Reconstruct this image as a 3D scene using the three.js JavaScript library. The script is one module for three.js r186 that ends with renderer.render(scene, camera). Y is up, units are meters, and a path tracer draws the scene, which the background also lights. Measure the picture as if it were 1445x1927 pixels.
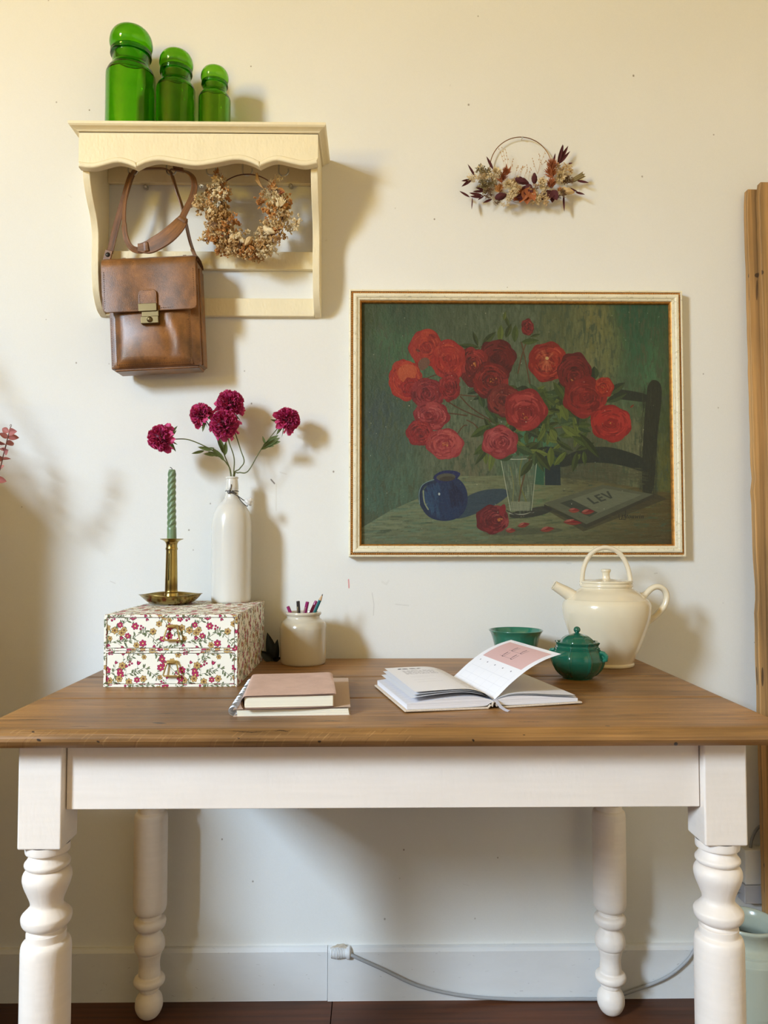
import * as THREE from 'three';
import { RoundedBoxGeometry } from 'three/addons/geometries/RoundedBoxGeometry.js';
import { mergeGeometries, mergeVertices } from 'three/addons/utils/BufferGeometryUtils.js';
import { RectAreaLightUniformsLib } from 'three/addons/lights/RectAreaLightUniformsLib.js';

// ---------- camera, sky, daylight, exposure ----------
const scene = new THREE.Scene();
const camera = new THREE.PerspectiveCamera(67.2067, 1445 / 1927, 0.05, 50);
camera.position.set(0, 0.997, 1.735);
camera.lookAt(0.01412503, 1.03731203, 0.7359127);
scene.add(camera);
scene.background = new THREE.Color(0.72, 0.82, 1.0);
RectAreaLightUniformsLib.init();
const renderer = new THREE.WebGLRenderer({ antialias: true });
renderer.toneMapping = THREE.LinearToneMapping;
renderer.toneMappingExposure = 1.0;
renderer.shadowMap.enabled = true;
renderer.shadowMap.type = THREE.PCFSoftShadowMap;

// daylight in the tall window of the left wall, band by band up its height: sky light falls in and downwards,
// warm light thrown back by the sunlit street outside goes in and upwards
function windowLight(name, color, intensity, y0, y1, tilt) {
  const n = Math.round((y1 - y0) / 0.25);
  for (let i = 0; i < n; i++) {
    const l = new THREE.RectAreaLight(color, intensity, 0.84, 0.25), y = y0 + (i + 0.5) * (y1 - y0) / n;
    l.name = name + '_' + (i + 1); l.position.set(-2.95, y, 3.3); l.lookAt(-2.95 + Math.cos(tilt), y + Math.sin(tilt), 3.3); scene.add(l);
  }
}
windowLight('window_sky_light', new THREE.Color(0.61, 0.79, 1.0), 176, 2.05, 3.05, -1.4);
windowLight('window_street_light', new THREE.Color(1.0, 0.68, 0.04), 135, 1.25, 2.0, 1.38);

// ---------- helpers ----------
function rng(seed) { let s = seed | 0; return () => { s = (s + 0x6d2b79f5) | 0; let t = Math.imul(s ^ (s >>> 15), 1 | s); t = (t + Math.imul(t ^ (t >>> 7), 61 | t)) ^ t; return ((t ^ (t >>> 14)) >>> 0) / 4294967296; }; }
const V = (x, y, z) => new THREE.Vector3(x, y, z);
const PI = Math.PI, clamp = (x, a = 0, b = 1) => Math.min(b, Math.max(a, x)), mix = (a, b, t) => a + (b - a) * t;
const smooth = (a, b, x) => { const t = clamp((x - a) / (b - a)); return t * t * (3 - 2 * t); };
function hash(x, y, s) { let h = Math.imul(x + 1013, 374761393) ^ Math.imul(y + 7919, 668265263) ^ Math.imul(s + 31, 1442695041); h = Math.imul(h ^ (h >>> 16), 0x85ebca6b); h = Math.imul(h ^ (h >>> 13), 0xc2b2ae35); h = Math.imul(h ^ (h >>> 16), 0x27d4eb2f); return ((h ^ (h >>> 15)) >>> 0) / 4294967296; }
function vn(x, y, px, py, s) {   // value noise that repeats after px, py cells
  const xi = Math.floor(x), yi = Math.floor(y), fx = x - xi, fy = y - yi, u = fx * fx * (3 - 2 * fx), v = fy * fy * (3 - 2 * fy);
  const m = (a, p) => ((a % p) + p) % p, x0 = m(xi, px), x1 = m(xi + 1, px), y0 = m(yi, py), y1 = m(yi + 1, py);
  return mix(mix(hash(x0, y0, s), hash(x1, y0, s), u), mix(hash(x0, y1, s), hash(x1, y1, s), u), v);
}
function fbm(u, v, cx, cy, oct, s) { let a = 0, w = 0.5, t = 0; for (let o = 0; o < oct; o++) { a += w * vn(u * cx, v * cy, cx, cy, s + o * 17); t += w; w *= 0.5; cx *= 2; cy *= 2; } return a / t; }
function canvas(w, h) { const c = document.createElement('canvas'); c.width = w; c.height = h; return c; }
function texOf(c, { srgb = true, wrap = THREE.RepeatWrapping, rx = 1, ry = 1 } = {}) {
  const t = new THREE.CanvasTexture(c); t.wrapS = t.wrapT = wrap; t.magFilter = THREE.LinearFilter; t.repeat.set(rx, ry);
  if (srgb) t.colorSpace = THREE.SRGBColorSpace;
  return t;
}
function pixelCanvas(w, h, f) {   // f(u, v) -> [r, g, b] in 0..255
  const c = canvas(w, h), g = c.getContext('2d'), im = g.createImageData(w, h), d = im.data;
  for (let y = 0, i = 0; y < h; y++) for (let x = 0; x < w; x++, i += 4) { const p = f(x / w, y / h); d[i] = p[0]; d[i + 1] = p[1]; d[i + 2] = p[2]; d[i + 3] = 255; }
  g.putImageData(im, 0, 0); return c;
}
const noiseBump = (w, h, cx, cy, oct, s, rx, ry) => texOf(pixelCanvas(w, h, (u, v) => { const k = 255 * fbm(u, v, cx, cy, oct, s); return [k, k, k]; }), { srgb: false, rx, ry });
const lin = (r, g, b) => new THREE.Color().setRGB(r, g, b);
const std = (o) => new THREE.MeshStandardMaterial({ roughness: 0.6, ...o });
const phys = (o) => new THREE.MeshPhysicalMaterial({ roughness: 0.5, ...o });

function toCreasedNormals(g, angle) {   // smooth normals except over edges sharper than the angle; vertices are matched to 10 micrometres
  const q = g.index ? g.toNonIndexed() : g, p = q.attributes.position, n = p.count, fn = new Float32Array(n), F = [], cells = new Map(), a = V(), b = V(), c = V(), cosA = Math.cos(angle);
  const key = (i) => `${Math.round(p.getX(i) * 1e5)},${Math.round(p.getY(i) * 1e5)},${Math.round(p.getZ(i) * 1e5)}`, keys = [];
  for (let i = 0; i < n; i += 3) { a.fromBufferAttribute(p, i); b.fromBufferAttribute(p, i + 1).sub(a); c.fromBufferAttribute(p, i + 2).sub(a); const f = b.clone().cross(c); F.push([f, f.clone().normalize()]); for (let k = 0; k < 3; k++) { const s = key(i + k); keys.push(s); let l = cells.get(s); if (!l) cells.set(s, l = []); l.push(i / 3); } }
  const out = new Float32Array(n * 3), v = V();
  for (let i = 0; i < n; i++) { const own = F[(i / 3) | 0][1]; v.set(0, 0, 0); for (const t of cells.get(keys[i])) if (F[t][1].dot(own) > cosA) v.add(F[t][0]); v.normalize(); out[i * 3] = v.x; out[i * 3 + 1] = v.y; out[i * 3 + 2] = v.z; }
  q.setAttribute('normal', new THREE.BufferAttribute(out, 3)); return q;
}
const used = new Map();
function numbered(n) { const k = used.get(n) ?? 0; used.set(n, k + 1); return k ? n + '_' + String(k).padStart(3, '0') : n; }
function shadow(o) { o.castShadow = o.receiveShadow = true; return o; }
function thing(name, label, category, pos = [0, 0, 0], group) {
  const o = new THREE.Group(); o.name = numbered(name); o.position.set(...pos); o.userData = { label, category };
  if (group) o.userData.group = group;
  scene.add(o); return o;
}
function part(parent, name, geo, material, label) {
  const m = shadow(new THREE.Mesh(geo, material)); m.name = name; if (label) m.userData.label = label;
  parent.add(m); return m;
}
function struct(name, geo, material) { const m = shadow(new THREE.Mesh(geo, material)); m.name = name; m.userData.kind = 'structure'; scene.add(m); return m; }

const clean = (g) => { const q = g.index ? g.toNonIndexed() : g; for (const k of Object.keys(q.attributes)) if (!['position', 'normal', 'uv'].includes(k)) q.deleteAttribute(k); return q; };
const merged = (list) => mergeGeometries(list.map(clean));
function box(x0, x1, y0, y1, z0, z1) { const g = new THREE.BoxGeometry(x1 - x0, y1 - y0, z1 - z0); g.translate((x0 + x1) / 2, (y0 + y1) / 2, (z0 + z1) / 2); return metricUV(g); }
function rbox(x0, x1, y0, y1, z0, z1, r = 0.003, seg = 3) { const g = new RoundedBoxGeometry(x1 - x0, y1 - y0, z1 - z0, seg, r); g.translate((x0 + x1) / 2, (y0 + y1) / 2, (z0 + z1) / 2); return metricUV(g); }
function metricUV(g, axis) {   // uv in metres from the own position, by the way the face points
  const q = g.index ? g.toNonIndexed() : g, p = q.attributes.position, n = p.count, uv = new Float32Array(n * 2), a = V(), b = V(), c = V();
  for (let i = 0; i < n; i += 3) {
    a.fromBufferAttribute(p, i); b.fromBufferAttribute(p, i + 1).sub(a); c.fromBufferAttribute(p, i + 2).sub(a); b.cross(c);
    const ax = Math.abs(b.x), ay = Math.abs(b.y), az = Math.abs(b.z), k = axis ?? (ax > ay && ax > az ? 0 : ay > az ? 1 : 2);
    for (let j = i; j < i + 3; j++) { const x = p.getX(j), y = p.getY(j), z = p.getZ(j); uv.set(k === 0 ? [z, y] : k === 1 ? [x, z] : [x, y], j * 2); }
  }
  q.setAttribute('uv', new THREE.BufferAttribute(uv, 2)); return q;
}
function spline(pts, n) { const c = new THREE.CatmullRomCurve3(pts.map((p) => V(p[0], p[1], p[2] ?? 0)), false, 'catmullrom', 0.5); return c.getPoints(n); }
const lathe = (pts, seg = 48, crease) => { const g = new THREE.LatheGeometry(pts.map((p) => new THREE.Vector2(Math.max(p[0] ?? p.x, 0.00001), p[1] ?? p.y)), seg); return crease ? toCreasedNormals(g, crease) : g; };
const latheS = (pts, n, seg = 48) => lathe(spline(pts, n).map((p) => [Math.max(0, p.x), p.y]), seg);
// sweep a section along points; section(i, t) gives [[a, b], ...] in the frame (side, up); upHint fixes the frame
function sweep(pts, section, { upHint = null, closed = false, cap = true } = {}) {
  const n = pts.length, pos = [], uv = [], idx = [];
  let up = null, len = 0, k = 0;
  for (let i = 0; i < n; i++) {
    const t = V().subVectors(pts[closed ? (i + 1) % n : Math.min(n - 1, i + 1)], pts[closed ? (i + n - 1) % n : Math.max(0, i - 1)]).normalize();
    if (upHint) up = (typeof upHint === 'function' ? upHint(i, i / (n - 1)) : upHint).clone(); else if (!up) up = Math.abs(t.y) < 0.9 ? V(0, 1, 0) : V(1, 0, 0);
    up.addScaledVector(t, -up.dot(t)).normalize();
    const side = V().crossVectors(t, up), s = section(i, i / (n - 1)); k = s.length;
    if (i) len += pts[i].distanceTo(pts[i - 1]);
    s.forEach(([a, b], j) => { const p = pts[i].clone().addScaledVector(side, a).addScaledVector(up, b); pos.push(p.x, p.y, p.z); uv.push(j / k, len); });
  }
  for (let i = 0; i < (closed ? n : n - 1); i++) for (let j = 0; j < k; j++) { const a = i * k + j, b = i * k + (j + 1) % k, c = ((i + 1) % n) * k + j, d = ((i + 1) % n) * k + (j + 1) % k; idx.push(a, b, c, b, d, c); }
  if (cap && !closed) for (const [base, flip] of [[0, 1], [(n - 1) * k, 0]]) for (let j = 1; j < k - 1; j++) flip ? idx.push(base, base + j + 1, base + j) : idx.push(base, base + j, base + j + 1);
  const g = new THREE.BufferGeometry(); g.setAttribute('position', new THREE.Float32BufferAttribute(pos, 3)); g.setAttribute('uv', new THREE.Float32BufferAttribute(uv, 2)); g.setIndex(idx);
  return g;
}
const ring = (r, k = 10, ry = r) => Array.from({ length: k }, (_, j) => [r * Math.cos(-2 * PI * j / k), ry * Math.sin(-2 * PI * j / k)]);
function tube(pts, r, k = 10, opt = {}) { const g = sweep(pts, (i, t) => ring(typeof r === 'function' ? r(t) : r, k), opt); g.computeVertexNormals(); return toCreasedNormals(g, 1.0); }
function ribbon(pts, w, t, upHint) {   // flat strap: w along the side, t along upHint
  const g = sweep(pts, (i, s) => { const a = (typeof w === 'function' ? w(s) : w) / 2, b = t / 2, e = Math.min(a, b) * 0.5; return [[a, -b + e], [a, b - e], [a - e, b], [-a + e, b], [-a, b - e], [-a, -b + e], [-a + e, -b], [a - e, -b]].reverse(); }, { upHint });
  return toCreasedNormals(g, 0.7);
}
function extrude(pts, depth, bevel = 0, seg = 2) {   // outline in x, y; from z = 0 to depth
  const s = pts instanceof THREE.Shape ? pts : new THREE.Shape(pts.map((p) => new THREE.Vector2(p[0] ?? p.x, p[1] ?? p.y)));
  const g = new THREE.ExtrudeGeometry(s, { depth: depth - 2 * bevel, bevelEnabled: bevel > 0, bevelSize: bevel, bevelThickness: bevel, bevelOffset: -bevel, bevelSegments: seg, curveSegments: 16 });
  g.translate(0, 0, bevel); return toCreasedNormals(g, 0.5);
}
function grid(nu, nv, f) {   // surface f(u, v) -> [x, y, z]
  const pos = [], uv = [], idx = [];
  for (let j = 0; j <= nv; j++) for (let i = 0; i <= nu; i++) { pos.push(...f(i / nu, j / nv)); uv.push(i / nu, j / nv); }
  for (let j = 0; j < nv; j++) for (let i = 0; i < nu; i++) { const a = j * (nu + 1) + i; idx.push(a, a + 1, a + nu + 2, a, a + nu + 2, a + nu + 1); }
  const g = new THREE.BufferGeometry(); g.setAttribute('position', new THREE.Float32BufferAttribute(pos, 3)); g.setAttribute('uv', new THREE.Float32BufferAttribute(uv, 2)); g.setIndex(idx); g.computeVertexNormals();
  return g;
}
function leafGeo(len, wid, { bend = 0, cup = 0.15, tip = 0.6, n = 6 } = {}) {   // from the origin along +y, face towards +z
  return grid(4, n, (u, v) => { const w = wid * 0.5 * Math.pow(Math.sin(PI * Math.pow(clamp(v, 0.01, 0.995), tip)), 0.8), s = u * 2 - 1; return [s * w, v * len, Math.abs(s) * w * cup * 2 + bend * len * v * v]; });
}
function put(g, { p = [0, 0, 0], r = [0, 0, 0], s = 1 } = {}) { const m = new THREE.Matrix4().compose(V(...p), new THREE.Quaternion().setFromEuler(new THREE.Euler(...r)), typeof s === 'number' ? V(s, s, s) : V(...s)); return g.clone().applyMatrix4(m); }
function aim(mesh, dir, roll = 0) { mesh.quaternion.setFromUnitVectors(V(0, 1, 0), dir.clone().normalize()); if (roll) mesh.rotateY(roll); return mesh; }

// ---------- the room ----------
const wallPaint = (() => {
  const c = pixelCanvas(2048, 2048, (u, v) => { const k = (fbm(u, v, 5, 6, 5, 3) - 0.5) * 9 + (hash(u * 2048 | 0, v * 2048 | 0, 5) - 0.5) * 3; return [232 + k, 230 + k, 223 + k * 1.2]; });
  const g = c.getContext('2d'), R = rng(11), X = (x) => (x + 1) / 2 * 2048, Yy = (y) => (1 - y / 2.4) * 2048;
  g.lineCap = 'round';
  for (let i = 0; i < 60; i++) { g.fillStyle = `rgba(90,75,55,${0.25 + 0.5 * R()})`; g.beginPath(); g.arc(X(-0.9 + 1.8 * R()), Yy(0.15 + 2.1 * R()), 0.8 + 1.4 * R(), 0, 7); g.fill(); }
  const mark = (pts, w, col) => { g.strokeStyle = col; g.lineWidth = w; g.beginPath(); pts.forEach(([x, y], i) => i ? g.lineTo(X(x), Yy(y)) : g.moveTo(X(x), Yy(y))); g.stroke(); };
  mark([[-0.055, 0.915], [-0.054, 0.897]], 2.5, 'rgba(205,110,110,0.75)');
  mark([[-0.002, 0.885], [0.002, 0.86], [0.001, 0.835]], 1.4, 'rgba(110,100,90,0.2)');
  mark([[0.02, 0.91], [0.03, 0.905], [0.035, 0.912]], 4, 'rgba(140,120,100,0.06)');
  mark([[-0.23, 1.14], [-0.222, 1.131]], 2.5, 'rgba(80,70,60,0.7)'); mark([[-0.218, 1.13], [-0.218, 1.07]], 2, 'rgba(160,145,120,0.14)');
  mark([[-0.335, 1.052], [-0.315, 1.054]], 2, 'rgba(120,110,100,0.2)'); mark([[0.05, 0.86], [0.08, 0.857]], 2, 'rgba(130,120,110,0.12)');
  for (let i = 0; i < 26; i++) { const x = -0.8 + 1.6 * R(), y = 0.2 + 1.9 * R(); mark([[x, y], [x + (R() - 0.5) * 0.03, y + (R() - 0.5) * 0.012]], 1 + R(), `rgba(110,95,80,${0.08 + 0.14 * R()})`); }
  return std({ map: texOf(c, { wrap: THREE.MirroredRepeatWrapping }), roughness: 0.72, bumpMap: noiseBump(512, 512, 48, 48, 3, 9, 3, 3), bumpScale: 0.0004 });
})();
function wallUV(g) { const p = g.attributes.position, uv = g.attributes.uv; for (let i = 0; i < p.count; i++) uv.setXY(i, (p.getX(i) + 1) / 2, p.getY(i) / 2.4); return g; }
const plainWall = std({ color: lin(0.16, 0.145, 0.12), roughness: 0.8 }), creamWall = std({ color: lin(0.78, 0.66, 0.46), roughness: 0.75 });
struct('wall_back', wallUV(box(-3.3, 1.9, 0, 3.4, -0.15, 0)), wallPaint);
struct('wall_right', box(1.3, 1.6, 0, 3.4, 0, 5.3), creamWall);
struct('wall_front', box(-3.3, 1.9, 0, 3.4, 5.0, 5.3), plainWall);
struct('wall_left', merged([box(-3.3, -3.0, 0, 3.4, 0, 2.83), box(-3.3, -3.0, 0, 3.4, 3.77, 5), box(-3.3, -3.0, 0, 0.4, 2.83, 3.77), box(-3.3, -3.0, 3.12, 3.4, 2.83, 3.77)]), plainWall);
struct('ceiling', box(-3.3, 1.9, 3.4, 3.5, -0.15, 5.3), std({ color: lin(0.34, 0.305, 0.25), roughness: 0.9 }));
{
  const white = std({ color: lin(0.8, 0.79, 0.76), roughness: 0.4 });
  const w = struct('window_1', merged([box(-3.22, -3.16, 0.4, 3.12, 2.83, 2.88), box(-3.22, -3.16, 0.4, 3.12, 3.72, 3.77), box(-3.22, -3.16, 0.4, 0.46, 2.88, 3.72), box(-3.22, -3.16, 3.06, 3.12, 2.88, 3.72), box(-3.22, -3.16, 1.78, 1.82, 2.88, 3.72)]), white);
  const glass = phys({ color: lin(1, 1, 1), transmission: 1, thickness: 0, roughness: 0, ior: 1.5 });
  part(w, 'pane', box(-3.192, -3.188, 0.46, 1.78, 2.88, 3.72), glass); part(w, 'pane', box(-3.192, -3.188, 1.82, 3.06, 2.88, 3.72), glass);
}
// floorboards along the wall
{
  const c = pixelCanvas(1024, 512, (u, v) => { const gr = fbm(u, v, 4, 60, 4, 21), f = fbm(u, v, 6, 8, 4, 33), k = 0.62 + 0.5 * gr * 0.7 + 0.35 * (f - 0.5); return [114 * k, 60 * k, 24 * k]; });
  const bumpT = noiseBump(512, 512, 6, 90, 3, 5, 1, 1);
  const floor = struct('floor', box(-3.3, 1.9, -0.12, -0.02, -0.15, 5.3), std({ color: lin(0.05, 0.03, 0.02), roughness: 0.9 }));
  const variants = [0, 1, 2].map((i) => { const t = texOf(c, { rx: 1 / 1.1, ry: 1 / 0.55 }); t.offset.set(i * 0.37, i * 0.29); return std({ map: t, color: lin(1 - 0.12 * i, 1 - 0.13 * i, 1 - 0.15 * i), roughness: 0.55, bumpMap: bumpT, bumpScale: 0.0006 }); });
  const R = rng(4);
  for (let r = 0; r < 36; r++) {
    const z0 = -0.02 + r * 0.142; let x = -3.0 + (r === 0 ? 0.9 : R() * 0.8) - 0.9; const ends = [];
    if (r === 0) ends.push(-3.0, -1.35, -0.088, 1.05, 1.6); else { ends.push(-3.0); x = -3.0 + 0.4 + R() * 0.9; while (x < 1.5) { ends.push(x); x += 1.2; } ends.push(1.6); }
    for (let i = 0; i + 1 < ends.length; i++) part(floor, 'floorboard', rbox(ends[i] + 0.0008, ends[i + 1] - 0.0008, -0.02, 0, z0 + 0.0008, Math.min(5.0, z0 + 0.1412), 0.0012, 1), variants[(r + i * 2) % 3]);
  }
}
// skirting: two lengths that meet by the cable outlet
{
  const c = pixelCanvas(1024, 256, (u, v) => { const k = (fbm(u, v, 12, 4, 4, 71) - 0.5) * 10; return [222 + k, 221 + k, 218 + k]; }), g = c.getContext('2d'), R = rng(8);
  for (let i = 0; i < 70; i++) { const x = R() * 1024, y = R() * 256; g.strokeStyle = `rgba(70,60,50,${0.15 + 0.4 * R()})`; g.lineWidth = 1; g.beginPath(); g.moveTo(x, y); g.lineTo(x + (R() - 0.5) * 14, y + (R() - 0.5) * 12); g.stroke(); }
  for (let i = 0; i < 50; i++) { g.fillStyle = `rgba(120,95,60,${0.1 + 0.25 * R()})`; g.fillRect(R() * 1024, R() * 30, 8 + R() * 40, 2 + R() * 4); }
  const m = std({ map: texOf(c, { rx: 1 / 1.2, ry: 1 / 0.13 }), roughness: 0.45 });
  const prof = (d) => [[0, 0], [d, 0], [d, 0.104], [d - 0.004, 0.111], [d - 0.008, 0.113], [0, 0.113]];
  const run = (x0, x1, d) => { const q = extrude(prof(d), x1 - x0); q.rotateY(PI / 2); q.scale(1, 1, -1); q.translate(x0, 0, 0); const ix = clean(q), p = ix.attributes.position, nn = ix.attributes.normal; for (let i = 0; i < p.count; i += 3) { for (const at of [p, nn]) { const a = [at.getX(i + 1), at.getY(i + 1), at.getZ(i + 1)]; at.setXYZ(i + 1, at.getX(i + 2), at.getY(i + 2), at.getZ(i + 2)); at.setXYZ(i + 2, ...a); } } return metricUV(ix); };
  struct('baseboard_back', merged([run(-3.0, -0.0995, 0.012), run(-0.0985, 1.3, 0.0145)]), m);
}

// ---------- table ----------
const T = 0.7424;
const tableWhite = (() => {
  const c = pixelCanvas(512, 512, (u, v) => { const k = (fbm(u, v, 3, 40, 3, 41) - 0.5) * 8 + (fbm(u, v, 6, 6, 4, 42) - 0.5) * 8; return [240 + k, 227 + k, 213 + k]; });
  return std({ map: texOf(c, { rx: 3, ry: 3 }), roughness: 0.5, bumpMap: noiseBump(512, 512, 60, 24, 3, 43, 4, 4), bumpScale: 0.00022 });
})();
{
  const tb = thing('table', 'old farmhouse table with a waxed wooden top and white painted turned legs', 'table', [0.017, 0, 0.336]);
  const X0 = -0.57, X1 = 0.57, Z0 = -0.326, Z1 = 0.336, Y0 = 0.7165, W = 2048, H = 1280;
  const wood = pixelCanvas(W, H, (u, v) => {
    const b = v < 0.39 ? 0 : v < 0.69 ? 1 : 2, wob = fbm(u, v, 3, 5, 3, 90 + b) * 0.05;
    const ring = fbm(u, v + wob, 3, 46, 4, 60 + b * 7), fine = fbm(u, v, 14, 320, 3, 77), big = fbm(u, v, 4, 3, 4, 51), stain = fbm(u, v, 9, 14, 4, 53);
    let k = 0.88 + 0.34 * (ring - 0.5) + 0.22 * (fine - 0.5) + 0.46 * (big - 0.5) + 0.26 * (stain - 0.5) + [0.05, -0.03, 0.0][b];
    return [168 * k, 122 * k * (0.93 + 0.07 * k), 69 * k * (0.86 + 0.14 * k)];
  });
  const g = wood.getContext('2d'), R = rng(77); g.lineCap = 'round';
  const px = (x) => (x - X0) / 1.14 * W, pz = (z) => (z - Z0) / 0.70 * H;
  const crack = (x, z, len, w, a, dark) => { g.strokeStyle = `rgba(${dark},${a})`; let cx = px(x), cy = pz(z); for (let i = 0; i < 8; i++) { g.lineWidth = w * 1.6 * Math.sin(PI * (i + 0.6) / 8.6); g.beginPath(); g.moveTo(cx, cy); cx += len * W / 1.14 / 8; cy += (R() - 0.5) * 5; g.lineTo(cx, cy); g.stroke(); } };
  for (let i = 0; i < 130; i++) crack(X0 + R() * 1.1, Z0 + R() * 0.66, 0.01 + R() * 0.06, 1 + R() * 2.4, 0.2 + 0.5 * R(), '45,28,14');
  for (let i = 0; i < 700; i++) crack(X0 + R() * 1.1, Z0 + R() * 0.69, 0.03 + R() * 0.12, 0.8 + R() * 1.4, 0.05 + 0.10 * R(), R() < 0.6 ? '70,42,20' : '215,170,110');
  crack(-0.56, 0.272, 0.09, 4, 0.7, '30,20,12'); crack(-0.34, 0.23, 0.03, 5, 0.6, '40,26,14'); crack(-0.2, 0.19, 0.1, 5, 0.6, '40,30,18'); crack(-0.33, 0.29, 0.02, 9, 0.45, '50,40,25');
  crack(0.23, 0.21, 0.06, 5, 0.55, '40,26,14'); crack(0.18, 0.29, 0.05, 4, 0.5, '50,30,15'); crack(0.3, 0.06, 0.035, 4, 0.5, '30,22,14'); crack(0.33, 0.04, 0.02, 3, 0.5, '30,22,14'); crack(0.04, 0.27, 0.05, 3, 0.5, '40,26,14'); crack(-0.1, 0.285, 0.04, 4, 0.5, '40,26,14');
  for (const [x, z, r] of [[0.31, 0.318, 6], [0.40, 0.36, 5], [-0.48, 0.334, 5], [-0.47, 0.352, 6], [-0.39, 0.355, 4], [-0.09, 0.356, 4], [0.12, 0.355, 4], [0.19, 0.345, 3], [-0.2, 0.35, 3], [-0.35, 0.12, 6]]) { g.fillStyle = 'rgba(30,18,10,0.85)'; g.beginPath(); g.ellipse(px(x), pz(z), r, r * 0.6, R(), 0, 7); g.fill(); }
  for (let i = 0; i < 120; i++) { g.strokeStyle = `rgba(${R() < 0.5 ? '215,170,115' : '95,58,28'},${0.12 + 0.2 * R()})`; g.lineWidth = 1 + 2 * R(); const x = px(-0.57 + R() * 0.6), y = pz(0.335 + R() * 0.03); g.beginPath(); g.moveTo(x, y); g.lineTo(x + 14, y - 22); g.stroke(); }
  const woodMat = std({ map: texOf(wood, { wrap: THREE.MirroredRepeatWrapping }), roughness: 0.42, bumpMap: noiseBump(512, 1024, 6, 120, 4, 61, 1, 1), bumpScale: 0.0008 });
  const top = shadow(new THREE.Group()); top.name = 'tabletop'; tb.add(top);
  function board(z0, z1) {   // a board cut from one slab with rounded edges and corners
    const rx = 0.013, rc = 0.02, cx = (X0 + X1) / 2, cz = (Z0 + Z1) / 2, hx = (X1 - X0) / 2, hz = (Z1 - Z0) / 2;
    const ga = new THREE.BoxGeometry(1, 1, 1, 90, 10, 24), p = ga.attributes.position, n = p.count, uv = new Float32Array(n * 2);
    const dens = (t) => { const s = t + 0.5; return (s < 0.12 ? s / 0.12 * 0.03 : s > 0.88 ? 1 - (1 - s) / 0.12 * 0.03 : 0.03 + (s - 0.12) / 0.76 * 0.94); };
    for (let i = 0; i < n; i++) {
      let x = X0 + dens(p.getX(i)) * (X1 - X0), y = Y0 + (p.getY(i) + 0.5) * (T - Y0), z = z0 + (p.getZ(i) + 0.5) * (z1 - z0);
      const zz = Math.abs(z1 - Z1) < 1e-6 && p.getZ(i) > 0.3 ? mix(z1 - 0.03, z1, (p.getZ(i) - 0.3) / 0.2) : z; z = zz;
      const pz_ = p.getZ(i), seam0 = Math.abs(z0 - Z0) > 1e-6, seam1 = Math.abs(z1 - Z1) > 1e-6;   // edges that meet another board are eased
      if (seam0 && pz_ < -0.44 && pz_ > -0.49) z = z0 + 0.0028; if (seam1 && pz_ > 0.44 && pz_ < 0.49) z = z1 - 0.0028;
      if (((seam0 && pz_ < -0.49) || (seam1 && pz_ > 0.49)) && p.getY(i) > 0.49) y -= 0.0028;
      let lx = x - cx, lz = z - cz;
      const qx = clamp(lx, -hx + rc, hx - rc), qz = clamp(lz, -hz + rc, hz - rc), ex = lx - qx, ez = lz - qz, e = Math.hypot(ex, ez) / rc;   // plan distance into the border
      if (e > 0) { const m = Math.max(Math.abs(ex), Math.abs(ez)), l = Math.hypot(ex, ez), f = m / l; lx = qx + ex * f; lz = qz + ez * f; }
      const d = Math.max(0, Math.hypot(lx - qx, lz - qz) - (rc - rx)) / rx;                  // how far over the rounding
      const ym = (Y0 + T) / 2, hy = (T - Y0) / 2, s = (y - ym) / hy;
      const yy = ym + s * hy * Math.sqrt(Math.max(0.04, 1 - Math.pow(d, 2.4) * 0.96));
      p.setXYZ(i, lx + cx, yy, lz + cz);
      uv[i * 2] = (lx + cx - X0) / 1.14; uv[i * 2 + 1] = 1 - (lz + cz - Z0 + (d > 0 ? (T - yy) * 1.3 : 0)) / 0.70;
    }
    ga.setAttribute('uv', new THREE.BufferAttribute(uv, 2)); ga.computeVertexNormals();
    return toCreasedNormals(ga, 0.8);
  }
  part(top, 'board', board(Z0, -0.0832), woodMat); part(top, 'board', board(-0.0812, 0.1188), woodMat); part(top, 'board', board(0.1208, Z1), woodMat);
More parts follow.
